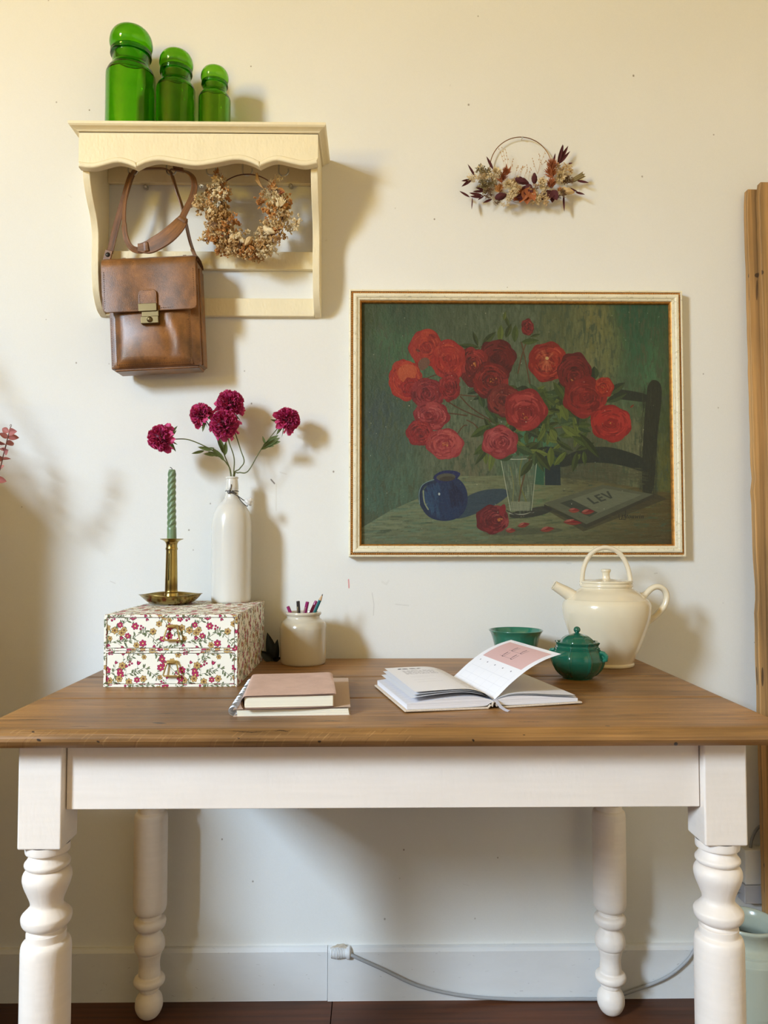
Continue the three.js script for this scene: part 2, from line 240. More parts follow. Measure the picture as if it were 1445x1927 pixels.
  // turned legs
  const half = 0.031, legProfile = [[0.0001, 0], [0.012, 0.002], [0.021, 0.009], [0.0275, 0.022], [0.0285, 0.031], [0.0265, 0.043], [0.0195, 0.0535], [0.0165, 0.056], [0.0165, 0.0575], [0.0205, 0.059], [0.0208, 0.067], [0.0218, 0.068],
    [0.0285, 0.0705], [0.0315, 0.0745], [0.0322, 0.079], [0.031, 0.0835], [0.0275, 0.0865], [0.0225, 0.089], [0.0226, 0.096], [0.0214, 0.108], [0.0222, 0.122], [0.0255, 0.135], [0.0262, 0.139], [0.0288, 0.1405], [0.0312, 0.146], [0.0315, 0.154], [0.0302, 0.162], [0.0262, 0.170], [0.0205, 0.1775], [0.0203, 0.182],
    [0.0268, 0.1855], [0.0315, 0.1905], [0.0332, 0.197], [0.0328, 0.2025], [0.0295, 0.2068], [0.0236, 0.2092], [0.0232, 0.2125], [0.0240, 0.2175], [0.0278, 0.2182], [0.0318, 0.2225], [0.0338, 0.2305], [0.0344, 0.25], [0.0346, 0.40], [0.0344, 0.4175], [0.0325, 0.4248], [0.0282, 0.4282], [0.0272, 0.4292], [0.0272, 0.4395], [0.0250, 0.4402],
    [0.0222, 0.4425], [0.0226, 0.4445], [0.0290, 0.4475], [0.0332, 0.4525], [0.0346, 0.4582], [0.0344, 0.4628], [0.0318, 0.4662], [0.0268, 0.4712], [0.0228, 0.4765], [0.0227, 0.482], [0.0268, 0.4935], [0.0318, 0.506], [0.0338, 0.5155], [0.0325, 0.5228], [0.0282, 0.5282], [0.0252, 0.5292], [0.0285, 0.5308], [0.0312, 0.5342], [0.0312, 0.5378], [0.0285, 0.5412], [0.0262, 0.5452], [0.0236, 0.5495], [0.0238, 0.5520], [0.0298, 0.5525], [0.0306, 0.5545], [0.0306, 0.5645]];
  const turned = lathe(new THREE.CatmullRomCurve3(legProfile.map(([x, y]) => V(x, y, 0)), false, 'centripetal').getPoints(260).map((p) => [p.x, p.y]), 56, 0.6), block = rbox(-half, half, 0.5645, Y0, -half, half, 0.003, 2);
  const turnedUV = turned.clone(); { const uv = turnedUV.attributes.uv, p = turnedUV.attributes.position; for (let i = 0; i < uv.count; i++) uv.setXY(i, uv.getX(i) * 0.2, p.getY(i)); }
  const cx = (X0 + X1) / 2, lx = 0.4875, lz0 = -0.268, lz1 = 0.258;
  for (const x of [-lx, lx]) for (const z of [lz1, lz0]) { const l = part(tb, 'leg', merged([turnedUV, block]), tableWhite); l.position.set(cx + x, 0, z); }
  const ax = lx - half, fz = lz1 + half - 0.013, bz = lz0 - half + 0.013;
  part(tb, 'apron', rbox(-ax + 0.0012, ax - 0.0012, 0.6163, Y0, fz - 0.02, fz, 0.0015, 1), tableWhite);
  part(tb, 'apron', rbox(-ax + 0.001, ax - 0.001, 0.6163, Y0, bz, bz + 0.02, 0.0015, 1), tableWhite);
  for (const s of [-1, 1]) part(tb, 'apron', rbox(s * (lx + half - 0.023) - 0.01, s * (lx + half - 0.023) + 0.01, 0.6163, Y0, lz0 + half + 0.001, lz1 - half - 0.001, 0.0015, 1), tableWhite);
}

// ---------- wall shelf with scalloped apron and hooks ----------
const shelfCream = (() => {
  const c = pixelCanvas(512, 512, (u, v) => { const k = (fbm(u, v, 30, 5, 3, 141) - 0.5) * 6 + (fbm(u, v, 5, 5, 4, 142) - 0.5) * 9; return [240 + k, 226 + k, 190 + k]; });
  return std({ map: texOf(c, { rx: 2.5, ry: 2.5 }), roughness: 0.5, bumpMap: noiseBump(256, 256, 40, 20, 3, 143, 6, 6), bumpScale: 0.0005 });
})();
const steel = std({ color: lin(0.56, 0.54, 0.50), metalness: 1, roughness: 0.3 });
{
  const s = thing('wall_shelf', 'cream painted wooden wall shelf with scalloped front and hooks underneath', 'shelf', [-0.3672, 1.5, 0]);
  const x0 = -0.2505, x1 = 0.2505, oy = 1.5;
  // top with a moulded edge
  const crown = [[0.1, 0.358], [0.1415, 0.358], [0.1415, 0.3595], [0.1445, 0.3605], [0.146, 0.3625], [0.150, 0.3645], [0.156, 0.3665], [0.1585, 0.3695], [0.159, 0.3745], [0.1, 0.3745]];
  const mould = []; // front and both ends, mitred: a loop of profile points offset outwards
  const P = crown.slice(1, 9), pos = [], idx = [];
  const path = (d) => [[x0 - (d - 0.1415) , 0], [x0 - (d - 0.1415), d], [x1 + (d - 0.1415), d], [x1 + (d - 0.1415), 0]];
  const tri = [];
  for (let i = 0; i + 1 < P.length; i++) { const a = path(P[i][0]), b = path(P[i + 1][0]); for (let j = 0; j < 3; j++) { const q = [[a[j][0], P[i][1], a[j][1]], [a[j + 1][0], P[i][1], a[j + 1][1]], [b[j + 1][0], P[i + 1][1], b[j + 1][1]], [b[j][0], P[i + 1][1], b[j][1]]]; for (const k of [0, 1, 2, 0, 2, 3]) tri.push(...q[k]); } }
  const mg = new THREE.BufferGeometry(); mg.setAttribute('position', new THREE.Float32BufferAttribute(tri, 3)); mg.computeVertexNormals();
  const wTop = 0.159 - 0.1415;
  part(s, 'top_board', merged([metricUV(mg), box(x0 - wTop, x1 + wTop, 0.3738, 0.3745, 0.0005, 0.159), box(x0, x1, 0.358, 0.374, 0.0005, 0.1415)]), shelfCream);
  // scalloped apron
  const low = [[-0.6124, 1.7844], [-0.5845, 1.7826], [-0.5407, 1.7939], [-0.5168, 1.7912], [-0.4967, 1.7832], [-0.4768, 1.7936], [-0.4489, 1.7991], [-0.4129, 1.794], [-0.3728, 1.7882], [-0.3328, 1.7938], [-0.2888, 1.8019], [-0.2607, 1.7972], [-0.2386, 1.7871], [-0.2206, 1.7962], [-0.2005, 1.8005], [-0.1724, 1.7949], [-0.1442, 1.7898], [-0.1161, 1.7953]].map(([x, y]) => [x + 0.3672, y - oy]);
  const segs = [[0, 4], [4, 12], [12, 17]];   // the cusps stay sharp
  const curve = (dy) => segs.flatMap(([a, b]) => { let pts = low.slice(a, b + 1).map(([x, y]) => [x, y + dy]); if (a === 0) pts[0][0] = x0; if (b === 17) pts[pts.length - 1][0] = x1; const ends = (p, q) => [2 * p[0] - q[0], 2 * p[1] - q[1]]; return new THREE.SplineCurve([...pts].map((p) => new THREE.Vector2(...p))).getPoints(40).map((p) => [p.x, p.y]).slice(a === 0 ? 0 : 1); });
  const bead = curve(0), line = curve(0.0115), front = 0.142;
  const board = extrude([...line, [x1, 0.358], [x0, 0.358]], 0.018); board.translate(0, 0, front - 0.018);
  const lip = segs.map(([a, b], k) => { const n = k ? [41 + (k - 1) * 40 - 1, 41 + k * 40] : [0, 41], bo = bead.slice(...n), li = line.slice(...n); const q = extrude([...bo, ...li.reverse()], 0.0215, 0.004, 4); q.translate(0, 0, front - 0.019); return metricUV(q); });
  part(s, 'scalloped_apron', merged([metricUV(board), ...lip]), shelfCream);
  // sides with a waved front edge
  const edge = [[0.124, 0.358], [0.1235, 0.29], [0.112, 0.255], [0.0965, 0.231], [0.082, 0.2135], [0.0705, 0.193], [0.0645, 0.171], [0.0635, 0.145], [0.064, 0.121], [0.063, 0.095], [0.0595, 0.070], [0.054, 0.0487], [0.042, 0.029], [0.026, 0.015], [0.008, 0.009]];
  const sideShape = [[0.0005, 0.008], ...spline(edge.slice().reverse(), 60).map((p) => [p.x, p.y]), [0.0005, 0.358]];
  for (const x of [x0 + 0.001, x1 - 0.0165]) { const g = extrude(sideShape, 0.0155, 0.0012, 1); g.rotateY(-PI / 2); g.translate(x + 0.0155, 0, 0); part(s, 'side_panel', metricUV(g), shelfCream); }
  const xi0 = x0 + 0.0165, xi1 = x1 - 0.0165;
  part(s, 'back_rail', rbox(xi0, xi1, 0.313, 0.358, 0.0005, 0.0135, 0.0015, 1), shelfCream);
  part(s, 'back_rail', rbox(xi0, xi1, 0.1156, 0.156, 0.0005, 0.0135, 0.0015, 1), shelfCream);
  part(s, 'back_rail', rbox(xi0, xi1, 0.0085, 0.049, 0.0005, 0.0135, 0.0015, 1), shelfCream);
  // hooks screwed into the underside
  for (const x of [-0.5267, -0.4432, -0.3561, -0.277, -0.1978]) {
    const hx = x + 0.3672 - 0.010, pts = [V(hx, 0.3585, 0.07), V(hx, 0.335, 0.07), V(hx, 0.316, 0.07)];
    for (let a = 0; a <= 14; a++) { const t = PI + a / 14 * PI * 1.12; pts.push(V(hx + 0.011 + 0.011 * Math.cos(t), 0.3135 + 0.011 * Math.sin(t), 0.07 + a * 0.0003)); }
    part(s, 'hook', tube(pts, 0.0017, 8), steel);
  }
  for (const [x, y] of [[-0.5172, 1.8059], [-0.1877, 1.8105]]) { const g = new THREE.CylinderGeometry(0.0052, 0.0052, 0.008, 6); g.rotateX(PI / 2); g.translate(x + 0.3672, y - oy, 0.0045); const h = lathe([[0.0001, 0.006], [0.003, 0.005], [0.004, 0.002], [0.004, 0]], 10); h.rotateX(PI / 2); h.translate(x + 0.3672, y - oy, 0.0085); part(s, 'bolt', merged([g, h]), steel); }
}

// ---------- green glass jars on the shelf ----------
{
  const glass = phys({ color: lin(1, 1, 1), roughness: 0.02, transmission: 1, thickness: 0.004, ior: 1.5, attenuationColor: lin(0.17, 0.56, 0.012), attenuationDistance: 0.0050 });
  const bodyP = [[0.0001, 0.004], [0.03, 0.0035], [0.042, 0.0005], [0.046, 0], [0.0505, 0.003], [0.0525, 0.009], [0.0525, 0.075], [0.0525, 0.135], [0.0515, 0.1445], [0.0485, 0.1525], [0.0435, 0.1595], [0.0402, 0.164], [0.0392, 0.169], [0.0392, 0.1835], [0.0405, 0.1860], [0.0432, 0.1875], [0.0438, 0.1905], [0.0428, 0.1932], [0.0435, 0.1955], [0.0425, 0.1985], [0.039, 0.1990], [0.0362, 0.1975], [0.0360, 0.169], [0.0368, 0.163], [0.0405, 0.157], [0.0455, 0.1495], [0.0485, 0.142], [0.0493, 0.134], [0.0493, 0.075], [0.0493, 0.013], [0.046, 0.0075], [0.03, 0.0068], [0.0001, 0.0072]];
  const lidP = [[0.0001, 0.1835], [0.022, 0.184], [0.031, 0.187], [0.0345, 0.193], [0.0352, 0.1998], [0.0385, 0.2018], [0.0432, 0.2055], [0.0455, 0.212], [0.0456, 0.2195], [0.0438, 0.2285], [0.0395, 0.2375], [0.0325, 0.2445], [0.022, 0.2483], [0.010, 0.2495], [0.0001, 0.2497], [0.0001, 0.2467], [0.010, 0.2465], [0.0215, 0.2453], [0.031, 0.2418], [0.0372, 0.2355], [0.041, 0.2275], [0.0427, 0.2195], [0.0426, 0.2125], [0.0408, 0.2078], [0.037, 0.2045], [0.0332, 0.2005], [0.0318, 0.194], [0.029, 0.1898], [0.021, 0.187], [0.0001, 0.1865]];
  const body = latheS(bodyP, 170, 72), lid = latheS(lidP, 170, 72);
  for (const [x, k, what] of [[-0.5315, 1, 'largest'], [-0.4326, 0.797, 'middle-sized'], [-0.348, 0.657, 'smallest']]) {
    const j = thing('glass_jar', `${what} of three green glass jars with bubble stoppers on the cream shelf`, 'jar', [x, 1.8748, 0.078], 'green glass jars on the shelf');
    j.scale.setScalar(k); part(j, 'jar_body', body, glass); part(j, 'stopper', lid, glass);
  }
}

// ---------- leather satchel hanging from the hooks ----------
const leatherCanvas = (() => {
  const c = pixelCanvas(1024, 1024, (u, v) => {
    const a = fbm(u, v, 5, 5, 5, 201), b = fbm(u, v, 16, 12, 4, 203), f = fbm(u, v, 120, 120, 2, 207); let k = 0.84 + 0.5 * (a - 0.5) + 0.4 * (b - 0.5) + 0.12 * (f - 0.5);
    return [150 * k, 98 * k * (0.92 + 0.08 * k), 50 * k * (0.8 + 0.2 * k)];
  }), g = c.getContext('2d'), R = rng(5);
  for (let i = 0; i < 500; i++) { const x = R() * 1024, y = R() * 1024, l = 6 + R() * 40, a = R() * PI; g.strokeStyle = `rgba(${R() < 0.6 ? '70,36,14' : '205,150,95'},${0.08 + 0.22 * R()})`; g.lineWidth = 0.6 + 1.4 * R(); g.beginPath(); g.moveTo(x, y); g.quadraticCurveTo(x + Math.cos(a) * l * 0.5 + (R() - 0.5) * 10, y + Math.sin(a) * l * 0.5, x + Math.cos(a) * l, y + Math.sin(a) * l); g.stroke(); }
  for (let i = 0; i < 60; i++) { g.fillStyle = `rgba(60,28,10,${0.1 + 0.2 * R()})`; g.beginPath(); g.ellipse(R() * 1024, R() * 1024, 3 + R() * 14, 2 + R() * 6, R() * 3, 0, 7); g.fill(); }
  return c;
})();
const leatherBump = noiseBump(512, 512, 200, 200, 2, 211, 7, 7);
const leather = phys({ map: texOf(leatherCanvas, { rx: 4, ry: 4 }), roughness: 0.38, bumpMap: leatherBump, bumpScale: 0.00022, clearcoat: 0.25, clearcoatRoughness: 0.3 });
{
  const b = thing('satchel', 'worn tan leather satchel with long strap hanging from the shelf hooks', 'bag', [-0.4817, 1.611, 0.02]);
  const tilt = 0.0525, d = 0.074;
  const inner = (o) => { o.rotation.z = tilt; return o; };
  // body: a box that swells a little
  function swollen(x0, x1, y0, y1, z0, z1, r, bulge) { const g = new RoundedBoxGeometry(x1 - x0, y1 - y0, z1 - z0, 8, r); const q = mergeVertices(g, 1e-6), p = q.attributes.position; const cx = (x0 + x1) / 2, cy = (y0 + y1) / 2, cz = (z0 + z1) / 2; for (let i = 0; i < p.count; i++) { const x = p.getX(i) / (x1 - x0) * 2, y = p.getY(i) / (y1 - y0) * 2; p.setXYZ(i, p.getX(i) + cx, p.getY(i) + cy, p.getZ(i) + cz); } g.dispose(); return q; }
  function panel(x0, x1, y0, y1, z0, z1, bulge) {   // padded panel: flat back at z0, front at z1 plus a bulge
    const f = grid(20, 20, (u, v) => { const e = Math.min(u, 1 - u, v, 1 - v), k = smooth(0, 0.08, e), w = Math.sin(PI * u) * Math.sin(PI * v); return [mix(x0, x1, u), mix(y0, y1, v), z0 + (z1 - z0) * k + bulge(u, v, w)]; });
    return f;
  }
  const body = swollen(-0.094, 0.099, -0.236, -0.004, 0.004, d - 0.012, 0.007); body.computeVertexNormals();
  inner(part(b, 'body', metricUV(body), leather));
  for (const x of [0.0955, -0.0975]) inner(part(b, 'gusset', rbox(x, x + 0.007, -0.234, -0.02, 0.014, d - 0.022, 0.003, 2), leather));
  inner(part(b, 'base', rbox(-0.088, 0.094, -0.2405, -0.232, 0.01, d - 0.016, 0.003, 2), leather));
  const frontPanel = merged([panel(-0.0935, 0.0985, -0.235, -0.06, d - 0.0125, d - 0.008, () => 0)]);
  inner(part(b, 'front_panel', metricUV(frontPanel, 2), leather));
  const pocket = panel(-0.081, 0.082, -0.233, -0.1, d - 0.0085, d - 0.001, (u, v, w) => 0.010 * Math.pow(w, 0.8) + 0.0035 * Math.exp(-Math.pow((u - 0.80 - 0.06 * Math.sin(v * 6)) / 0.06, 2)) * Math.sin(PI * clamp((v - 0.2) / 0.75)) - 0.004 * Math.exp(-Math.pow((u - 0.70 - 0.05 * Math.sin(v * 5)) / 0.05, 2)) * Math.sin(PI * v));
  inner(part(b, 'front_pocket', metricUV(pocket, 2), leather, 'shiny bulging front pocket'));
  // flap: over the top and down the front
  const prof = [[0.000, -0.006], [0.004, 0.0], [0.02, 0.0045], [0.045, 0.005], [d - 0.008, 0.002], [d + 0.005, -0.006], [d + 0.0095, -0.02], [d + 0.0105, -0.06], [d + 0.011, -0.119]].map(([z, y]) => V(0, y, z));
  const fp = new THREE.CatmullRomCurve3(prof, false, 'catmullrom', 0.3).getPoints(46), fw = 0.1;
  const corner = (x, y) => { const r = 0.011, ax = Math.abs(x) - (fw - r), ay = -0.119 + r - y; return ax > 0 && ay > 0 && Math.hypot(ax, ay) > r ? r / Math.hypot(ax, ay) : 1; };
  const shell = (off) => grid(28, 46, (u, v) => { const p = fp[Math.round(v * 46)], q = fp[Math.min(46, Math.round(v * 46) + 1)], o = fp[Math.max(0, Math.round(v * 46) - 1)]; const ty = q.y - o.y, tz = q.z - o.z, l = Math.hypot(ty, tz); let x = (u * 2 - 1) * fw, y = p.y; const k = corner(x, y); if (k < 1) { x = Math.sign(x) * (fw - 0.011 + (Math.abs(x) - fw + 0.011) * k); y = -0.108 - (-0.108 - y) * k; } const sag = 0.0015 * Math.sin(u * 9) * smooth(0.3, 1, v); return [x, y + off * tz / l, p.z - off * ty / l + sag]; });
  const outer = shell(0.0012), under = shell(-0.0012); { const ix = under.index.array; for (let i = 0; i < ix.length; i += 3) { const t = ix[i]; ix[i] = ix[i + 1]; ix[i + 1] = t; } under.computeVertexNormals(); }
  const flap = inner(part(b, 'flap', merged([metricUV(outer, 2), metricUV(under, 2)]), leather));
  const rim = []; for (let i = 12; i <= 46; i++) rim.push(V(-fw, fp[i].y, fp[i].z)); rim.splice(-4); rim.push(V(-fw + 0.003, -0.1165, d + 0.0115), V(-fw + 0.011, -0.119, d + 0.0115)); for (let i = 1; i < 12; i++) rim.push(V(mix(-fw + 0.011, fw - 0.011, i / 12), -0.119, d + 0.0115)); rim.push(V(fw - 0.011, -0.119, d + 0.0115), V(fw - 0.003, -0.1165, d + 0.0115)); for (let i = 42; i >= 12; i--) rim.push(V(fw, fp[i].y, fp[i].z));
  part(flap, 'edge_binding', tube(rim, 0.0013, 6), leather);
  // stitching
  const thread = std({ color: lin(0.06, 0.028, 0.012), roughness: 0.8 });
  const dash = (list) => merged(list.map(([x, y, z, v]) => { const g = new THREE.CapsuleGeometry(0.00045, 0.0022, 2, 5); if (!v) g.rotateZ(PI / 2); g.translate(x, y, z); return g; }));
  const st = []; for (let y = -0.228; y < -0.125; y += 0.0048) st.push([-0.089, y, d - 0.0075, 1], [-0.0785, y, d - 0.0022, 1], [0.079, y, d - 0.0022, 1]); for (let x = -0.078; x < 0.078; x += 0.0048) st.push([x, -0.2295, d - 0.003, 0]);
  inner(part(b, 'stitching', dash(st), thread));
  const st2 = []; for (let x = -0.086; x < 0.088; x += 0.0048) if (Math.abs(x) > 0.022) st2.push([x, -0.1145, d + 0.0125, 0]); for (let y = -0.11; y < -0.03; y += 0.0048) st2.push([-0.095, y, d + 0.0125, 1], [0.095, y, d + 0.0125, 1]);
  part(flap, 'stitching', dash(st2), thread);
  // tongue and clasp
  const tabS = new THREE.Shape(); tabS.moveTo(-0.0195, -0.108); tabS.lineTo(-0.0195, -0.085); tabS.quadraticCurveTo(-0.0195, -0.074, -0.008, -0.074); tabS.lineTo(0.008, -0.074); tabS.quadraticCurveTo(0.0195, -0.074, 0.0195, -0.085); tabS.lineTo(0.0195, -0.108);
  const tab = extrude(tabS, 0.004, 0.0012, 2); tab.translate(-0.003, 0, d + 0.0115); const tabM = inner(part(b, 'clasp_tongue', metricUV(tab), leather));
  const st3 = []; for (let y = -0.104; y < -0.086; y += 0.004) st3.push([-0.0195, y, d + 0.0155, 1], [0.0135, y, d + 0.0155, 1]); for (let x = -0.011; x < 0.007; x += 0.004) st3.push([x, -0.077, d + 0.0155, 0]); part(tabM, 'stitching', dash(st3), thread);
  const brassDull = std({ color: lin(0.21, 0.165, 0.085), metalness: 1, roughness: 0.45 });
  const cl = inner(part(b, 'clasp', merged([rbox(-0.0225, 0.0165, -0.1225, -0.1055, d + 0.0115, d + 0.0195, 0.0012, 2), rbox(-0.0165, 0.0195, -0.1335, -0.1195, d + 0.004, d + 0.0165, 0.0012, 2), rbox(-0.0185, 0.0195, -0.149, -0.1335, d + 0.004, d + 0.020, 0.0015, 2)]), brassDull, 'dull brass clasp'));
  const knob = lathe([[0.0001, 0.006], [0.0032, 0.0055], [0.0045, 0.004], [0.0048, 0.0018], [0.0062, 0.001], [0.0062, 0]], 20); knob.rotateX(PI / 2); knob.translate(0.001, -0.141, d + 0.0195); part(cl, 'clasp_knob', knob, brassDull);
  // carrying handle lying on the top edge
  const hp = spline([[-0.062, 0.003, 0.036], [-0.05, 0.0065, 0.04], [-0.01, 0.0085, 0.042], [0.03, 0.0085, 0.042], [0.062, 0.0065, 0.04], [0.074, 0.003, 0.036]], 40);
  inner(part(b, 'handle', ribbon(hp, 0.015, 0.0032, V(0, 1, 0)), leather));
  for (const x of [-0.066, 0.066]) inner(part(b, 'handle_loop', rbox(x, x + 0.008, 0.0035, 0.0115, 0.028, 0.05, 0.0015, 2), leather));
  // strap, in world metres taken relative to the bag
  const L = (x, y, z) => V(x + 0.4817, y - 1.611, z - 0.02);
  const A = [[-0.5774, 1.6319, 0.062], [-0.5702, 1.6575, 0.066], [-0.5619, 1.6909, 0.068], [-0.5535, 1.7192, 0.070], [-0.5451, 1.7475, 0.0715], [-0.5367, 1.7784, 0.072], [-0.5294, 1.7991, 0.073], [-0.5225, 1.8080, 0.074], [-0.512, 1.8115, 0.0755], [-0.5009, 1.8135, 0.076], [-0.4781, 1.8145, 0.076], [-0.456, 1.8140, 0.076], [-0.4437, 1.8085, 0.075], [-0.4387, 1.7960, 0.072], [-0.4308, 1.7686, 0.070], [-0.4203, 1.7377, 0.068], [-0.4111, 1.699, 0.066], [-0.4057, 1.6733, 0.063], [-0.4005, 1.6528, 0.06], [-0.392, 1.629, 0.056]];
  const pa = spline(A.map((q) => { const v = L(...q); return [v.x, v.y, v.z]; }), 120);
  part(b, 'strap', ribbon(pa, 0.0135, 0.0028, (i, t) => t < 0.34 ? V(0.25 + t, 0.1, 1) : t < 0.62 ? V(0, 1, 0.25) : V(1, 0.25, 0.30)), leather);
  const B = [[-0.5224, 1.8100, 0.078], [-0.5289, 1.7910, 0.080], [-0.5354, 1.7627, 0.082], [-0.5395, 1.7299, 0.084], [-0.5395, 1.694, 0.086], [-0.5348, 1.6583, 0.088], [-0.5232, 1.6354, 0.088], [-0.5056, 1.6285, 0.088], [-0.4831, 1.6331, 0.088], [-0.4632, 1.6434, 0.089], [-0.4383, 1.6614, 0.09], [-0.421, 1.682, 0.09], [-0.4137, 1.6999, 0.089], [-0.4039, 1.723, 0.087], [-0.394, 1.7462, 0.085], [-0.3892, 1.7693, 0.083], [-0.3932, 1.7925, 0.081], [-0.4047, 1.805, 0.079], [-0.4224, 1.8110, 0.078], [-0.442, 1.8128, 0.0775]];
  const pb = spline(B.map((q) => { const v = L(...q); return [v.x, v.y, v.z]; }), 120);
  part(b, 'strap', ribbon(pb, 0.0135, 0.0028, (i, t) => t < 0.22 ? V(-1, 0, 1.1) : t < 0.45 ? V(-0.4, -0.5, 1) : t < 0.8 ? V(0.35, -0.2, 1) : V(0.2, 1, 0.7)), leather);
  const pc = spline([[-0.506, 1.6315, 0.094], [-0.490, 1.632, 0.095], [-0.4753, 1.636, 0.096], [-0.4456, 1.6535, 0.098], [-0.4259, 1.6715, 0.098], [-0.412, 1.69, 0.096], [-0.408, 1.698, 0.095]].map((q) => { const v = L(...q); return [v.x, v.y, v.z]; }), 40);
  const pad = part(b, 'shoulder_pad', ribbon(pc, (t) => 0.014 + 0.019 * Math.pow(Math.sin(PI * clamp(t, 0.04, 0.96)), 0.7), 0.005, V(0, 0, 1)), leather, 'padded shoulder rest on the strap');
  for (const t of [6, 33]) part(pad, 'keeper', ribbon([pc[t].clone().add(V(0, 0, 0.002)), pc[t + 2].clone().add(V(0, 0, 0.003)), pc[t + 4].clone().add(V(0, 0, 0.002))], 0.021, 0.007, V(0, 0, 1)), leather);
  // strap ends and the keeper near the hook
  const ring0 = rbox(-0.0085, 0.0085, -0.02, 0.012, -0.002, 0.002, 0.0018, 2); const e0 = part(b, 'strap_end', ring0, leather); e0.position.copy(L(-0.5795, 1.625, 0.067)); e0.rotation.z = -0.25;
  const rv = lathe([[0.0001, 0.0025], [0.003, 0.0022], [0.005, 0.0008], [0.0052, 0]], 16); rv.rotateX(PI / 2); const rvm = part(e0, 'rivet', rv, std({ color: lin(0.03, 0.025, 0.02), metalness: 0.6, roughness: 0.4 })); rvm.position.set(0, 0.001, 0.002);
  const e1 = part(b, 'strap_end', rbox(-0.004, 0.004, -0.015, 0.012, -0.006, 0.006, 0.0018, 2), leather); e1.position.copy(L(-0.3935, 1.632, 0.058)); e1.rotation.z = 0.4;
  const e2 = part(b, 'buckle', merged([rbox(-0.011, 0.011, -0.003, 0.004, -0.008, 0.008, 0.002, 2)]), leather); e2.position.copy(L(-0.425, 1.8125, 0.078)); e2.rotation.z = -0.25;
}

// ---------- dried flower wreaths ----------
const dried = (r, g, b, rough = 0.85) => phys({ color: lin(r, g, b), roughness: rough, side: THREE.DoubleSide, transmission: 0.12, thickness: 0 });
const driedCol = { cream: dried(0.72, 0.51, 0.25), pale: dried(0.82, 0.67, 0.41), tan: dried(0.54, 0.32, 0.12), rust: dried(0.40, 0.12, 0.035), amber: dried(0.55, 0.24, 0.06), wine: dried(0.085, 0.012, 0.014), brown: dried(0.20, 0.105, 0.045), olive: dried(0.28, 0.21, 0.085), white: dried(0.85, 0.8, 0.68), dark: dried(0.03, 0.018, 0.012) };
const petalRing = (n, len, wid, lift, R, jitter = 0.25, opt = {}) => Array.from({ length: n }, (_, i) => { const g = leafGeo(len * (1 + jitter * (R() - 0.5)), wid, { bend: 0.25, cup: 0.3, n: 4, ...opt }); g.rotateX(lift + jitter * (R() - 0.5)); g.rotateZ(2 * PI * i / n + jitter * (R() - 0.5)); return g; });
const geoStar = (() => { const R = rng(31); return merged([...petalRing(7, 1, 0.55, 0.25, R), ...petalRing(7, 0.8, 0.5, 0.6, R)]); })();
const geoCentre = new THREE.IcosahedronGeometry(0.34, 1); geoCentre.scale(1, 1, 0.7); geoCentre.translate(0, 0, 0.12);
const geoStraw = (() => { const R = rng(32), l = []; for (let k = 0; k < 5; k++) l.push(...petalRing(11 - k, 1 - k * 0.13, 0.5, 0.2 + k * 0.24, R, 0.3)); return merged(l); })();
const geoTail = [0, 1].map((v) => { const g = mergeVertices(new THREE.IcosahedronGeometry(1, 5).deleteAttribute('normal').deleteAttribute('uv')), p = g.attributes.position, R = rng(40 + v); for (let i = 0; i < p.count; i++) { const y = p.getY(i), k = 0.82 + 0.36 * R(); const tp = 1 - 0.3 * Math.max(0, y); p.setXYZ(i, p.getX(i) * k * 0.5 * tp, y * (0.94 + 0.1 * R()), p.getZ(i) * k * 0.5 * tp); } g.computeVertexNormals(); g.setAttribute('uv', new THREE.Float32BufferAttribute(new Float32Array(p.count * 2), 2)); return g; });
const geoSpray = [0, 1, 2].map((v) => {   // a spray of tiny bracts on fine stems, about 1 long, growing along +y
  const R = rng(50 + v), l = [];
  for (let k = 0; k < 16; k++) { const a = R() * 2 * PI, sp = 0.15 + 0.5 * R(), h = 0.45 + 0.55 * R(), tip = V(Math.cos(a) * sp, h, Math.sin(a) * sp); l.push(tube([V(0, 0, 0), tip.clone().multiplyScalar(0.5).add(V(0, 0.06, 0)), tip], 0.012, 3)); for (let j = 0; j < 4; j++) { const g = new THREE.OctahedronGeometry(0.055 + 0.05 * R(), 0); g.scale(1, 1.5, 0.8); g.rotateZ(R() * 3); g.rotateX(R() * 3); g.translate(tip.x + (R() - 0.5) * 0.2, tip.y + (R() - 0.5) * 0.22, tip.z + (R() - 0.5) * 0.2); l.push(g); } }
  return merged(l);
});
const geoBrush = (() => { const R = rng(60), l = []; for (let k = 0; k < 70; k++) { const g = leafGeo(0.5 + 0.35 * R(), 0.10, { n: 2, cup: 0 }); g.rotateX((R() - 0.5) * 2.2); g.rotateZ((R() - 0.5) * 1.6); g.translate((R() - 0.5) * 0.25, R() * 0.55 - 0.1, (R() - 0.5) * 0.25); l.push(g); } return merged(l); })();
const geoPod = merged(petalRing(6, 1, 0.62, 0.75, rng(61), 0.2, { bend: -0.3 }));
const geoBlade = leafGeo(1, 0.16, { bend: 0.12, cup: 0.3, tip: 0.8 }), geoLeaf = leafGeo(1, 0.5, { bend: 0.15, cup: 0.25, tip: 0.7 });
const geoHusk = (() => { const l = []; for (let k = 0; k < 7; k++) for (const s of [-1, 1]) { const g = leafGeo(0.34, 0.13, { n: 3 }); g.rotateZ(s * 0.35); g.translate(s * 0.03, k * 0.1, 0.02 * s); l.push(g); } l.push(tube([V(0, -0.1, 0), V(0, 0.75, 0)], 0.015, 4)); return merged(l); })();
function bloom(parent, name, geo, m, p, size, r = [0, 0, 0]) { const o = part(parent, name, geo, m); o.position.set(...p); o.rotation.set(...r); Array.isArray(size) ? o.scale.set(...size) : o.scale.setScalar(size); return o; }
